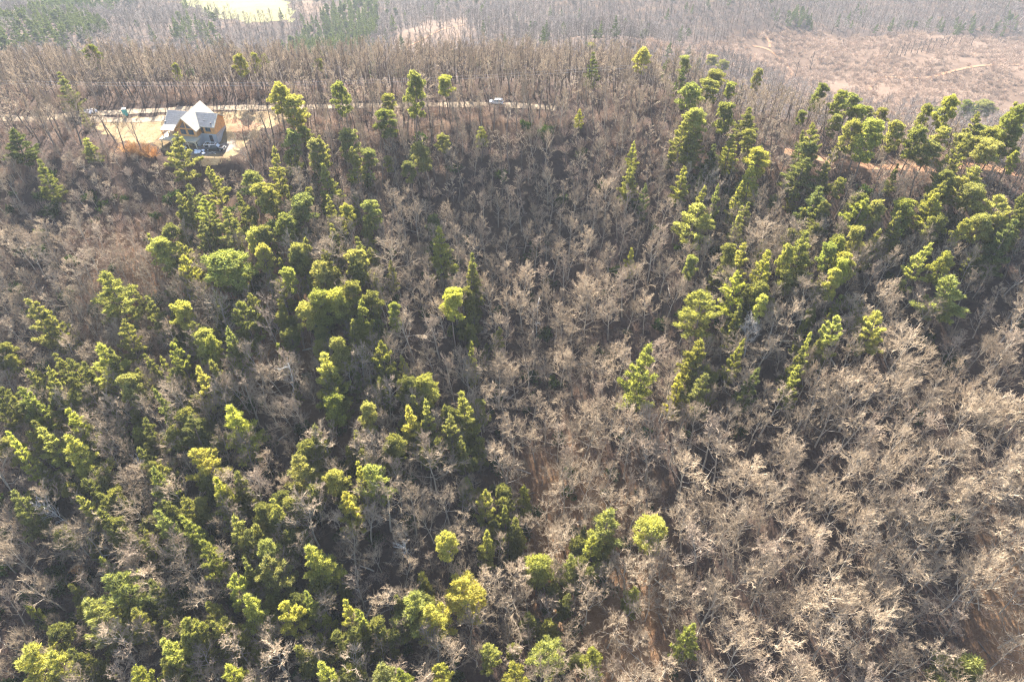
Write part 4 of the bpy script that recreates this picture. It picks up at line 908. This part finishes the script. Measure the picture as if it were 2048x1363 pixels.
# silver car on the ridge road
x, y, z, dep = hit(993, 209, 0)
suv = empty('parked_car', (x, y, z + .24), R(172)); tag(suv, 'silver estate car parked on the gravel ridge road', 'car')
silver = paint('silver_paint', (.62, .64, .66))
body_loft([(-2.25, .35), (2.2, .32), (2.35, .5), (2.32, .82), (2.1, .94), (1.2, 1.04), (-2.2, 1.06), (-2.35, .8), (-2.35, .5)], .93, .06).build('body', silver, suv, True)
cab = body_loft([(-2.15, 1.04), (1.3, 1.02), (.55, 1.56), (.2, 1.64), (-1.5, 1.66), (-1.95, 1.6)], .86, .16).build('cabin', silver, suv, True)
MB().prism([(1.28, -.7, 1.09), (1.28, .7, 1.09), (.6, .62, 1.54), (.6, -.62, 1.54)], (.03, 0, .03)).build('windscreen', M['glass'], cab); MB().prism([(-2.12, -.66, 1.12), (-2.12, .66, 1.12), (-1.98, .6, 1.52), (-1.98, -.6, 1.52)], (-.04, 0, .02)).build('rear_window', M['glass'], cab)
for s in (-1, 1):
    for xa, xb in ((-1.85, -1.0), (-.92, -.1), (-.02, .75)): MB().prism([(xa, s * .865, 1.1), (xb, s * .865, 1.1), (min(xb, .55) - .03, s * .775, 1.5), (xa, s * .775, 1.5)], (0, s * .02, 0)).build('side_window', M['glass'], cab)
    MB().box(2.28, 2.37, s * .68 - .17, s * .68 + .17, .66, .82).build('headlight', M['lamp'], suv); MB().box(-2.38, -2.3, s * .75 - .12, s * .75 + .12, .72, .98).build('tail_light', M['red'], suv)
    MB().tube([(-1.5, s * .62, 1.70), (.2, s * .62, 1.69)], [.025, .025], 6, True).build('roof_rail', M['steel'], suv)
    MB().box(.8, .95, s * .93 - .02, s * .93 + .16 * s, 1.04, 1.17).build('mirror', silver, suv)
    for xx_ in (-1.4, 1.42): wheel(suv, xx_, s * .82, .35, .23, .35)
# portable toilet by the drive
x, y, z, dep = hit(253, 233, 0)
pt = empty('portable_toilet', (x, y, z + .3), R(12)); tag(pt, 'teal green portable toilet with white roof beside the driveway', 'toilet')
teal = surf('teal_plastic', (.05, .30, .27), .45, .1)
MB().box(-.58, .58, -.58, .58, .12, 2.15).build('cabin', teal, pt, bevel=.03); MB().box(-.6, .6, -.6, .6, 0, .115).build('skid', M['tyre'], pt)
d_ = MB().box(-.4, .4, -.625, -.585, .2, 2.0).build('door', surf('teal_door', (.07, .36, .33), .45, .1), pt); MB().box(.26, .33, -.66, -.63, 1.0, 1.16).build('handle', M['steel'], d_)
MB().prism([(-.64, -.64, 2.155), (.64, -.64, 2.155), (.5, -.64, 2.34), (0, -.64, 2.42), (-.5, -.64, 2.34)], (0, 1.28, 0)).build('roof', surf('white_plastic', (.80, .82, .80), .4, .05), pt, bevel=.02)
MB().tube([(.42, .42, 2.2), (.42, .42, 2.7)], [.06, .06], 8, True).build('vent_pipe', M['tyre'], pt)
THICK = bush(740, 60, 2.2, 4.0, .05); THICK.materials[0] = M['rust']
for k, (a, b, sc) in enumerate(((262, 303, 1.3), (285, 308, 1.5), (305, 312, 1.2))):
    x, y, z, dep = hit(a, b, 0); o = link('russet_bush', THICK); o.location = (x, y, z); o.scale = (sc,) * 3; o.rotation_euler = (0, 0, k * 2.0)
    tag(o, ['leftmost', 'middle and largest', 'rightmost'][k] + ' of three rusty orange bushes below the yard', 'bush', 'rusty bushes below the yard')
# small things around the site
def heap(name, px, py, n, sz, mat, label, cat, flat=.6, seed=0):
    x, y, z, dep = hit(px, py, 0); r = random.Random(seed); e = empty(name, (x, y, z + .15)); tag(e, label, cat); ms = []
    for i in range(n):
        bm = bmesh.new(); bmesh.ops.create_icosphere(bm, subdivisions=2, radius=1)
        for v in bm.verts: v.co *= r.uniform(.8, 1.2)
        m = bpy.data.meshes.new('sack'); bm.to_mesh(m); bm.free(); o = link('sack' if cat == 'sacks' else 'lump', m, mat, e)
        o.location = (r.gauss(0, sz * .9), r.gauss(0, sz * .8), sz * flat * r.uniform(.3, 1)); o.scale = (sz * r.uniform(.5, .9), sz * r.uniform(.4, .7), sz * flat * r.uniform(.4, .7)); o.rotation_euler = (0, 0, r.uniform(0, 3))
M['white'] = surf('white_sheet', (.78, .79, .82), .6, .08)
heap('wrapped_pile', 398, 307, 9, .8, M['white'], 'heap of white wrapped material on the dirt before the deck', 'sacks', .6, 3)
heap('white_sacks', 369, 298, 6, .55, M['white'], 'small white sacks standing at the deck posts', 'sacks', .9, 4)
heap('rubble_pile', 183, 226, 12, 1.3, surf('blue_grey_rubble', (.34, .36, .42), .9, .3), 'blue grey rubble pile at the left end of the driveway', 'rubble', .5, 5)
x, y, z, dep = hit(379, 291, 0); e = empty('lumber_stack', (x, y, z + .2), R(-9)); tag(e, 'stack of yellow lumber under the front deck', 'lumber')
for i in range(4):
    for j in range(3): MB().box(-1.2 + .05 * i, 1.2 - .04 * j, -.4 + j * .3, -.13 + j * .3, i * .16, i * .16 + .14).build('plank', M['post'] if (i + j) % 2 else M['trim'], e)
x, y, z, dep = hit(425, 306, 0)
for k, (a, l) in enumerate(((.5, 'pale scrap board leaning left on the dirt by the truck'), (-.7, 'pale scrap board lying crosswise on the dirt by the truck'))):
    o = MB().box(-1.0, 1.0, -.1, .1, 0, .06).build('scrap_board', M['ply']); o.location = (x + .6 * k, y - .4 * k, z + .22 + .08 * k); o.rotation_euler = (0, .06, a); tag(o, l, 'board', 'scrap boards by the truck')
# power line along the road
M['wire'] = surf('aluminium_wire', (.6, .6, .6), .4, .1, metal=.3)
ends = []
for px, py, lb in ((1253, 203, 'weathered utility pole beside the ridge road, right of the car'), (-70, 232, 'weathered utility pole beside the ridge road beyond the left edge')):
    x, y, z, dep = hit(px, py, 0); p = empty('utility_pole', (x, y + 3, gz(x, y + 3)), R(8)); tag(p, lb, 'pole')
    MB().tube([(0, 0, -.5), (0, 0, 10.5)], [.17, .12], 8, True).build('post', M['darkbark'], p); MB().box(-.06, .06, -1.1, 1.1, 9.7, 9.85).build('crossarm', M['darkbark'], p)
    for s in (-1, 1): MB().tube([(0, s * 1.0, 9.85), (0, s * 1.0, 10.05)], [.05, .04], 6, True).build('insulator', M['steel'], p)
    ends.append(Vector((x, y + 3, gz(x, y + 3))))
for s in (-1, 1):
    a = ends[1] + Vector((0, s * 1.0, 10.05)); b = ends[0] + Vector((0, s * 1.0, 10.05))
    o = MB().tube([a.lerp(b, t / 30) - Vector((0, 0, 3.2 * 4 * (t / 30) * (1 - t / 30))) for t in range(31)], [.022] * 31, 4).build('power_line', M['wire']); tag(o, ['nearer sagging power line wire along the ridge road', 'farther sagging power line wire along the ridge road'][s > 0], 'wire', 'power line wires')

# ------------------------------------------------------------------ the hazy air
zmin = float(vv[:, 2].min()) - 1.5
hz = MB().box(float(xs[0]) - 20, float(xs[-1]) + 20, float(ys[0]) - 20, float(ys[-1]) + 20, zmin, CAM_Z + 4).build('haze', None)
m, nt, b, out = nodes('haze'); nt.nodes.remove(b); pv = N(nt, 'ShaderNodeVolumePrincipled')
pv.inputs['Color'].default_value = (.78, .87, 1.0, 1); pv.inputs['Density'].default_value = .00012; pv.inputs['Anisotropy'].default_value = .2
nt.links.new(pv.outputs['Volume'], out.inputs['Volume']); hz.data.materials.append(m)
tag(hz, 'pale sunlit haze over ridge and valley', 'haze', kind='stuff')
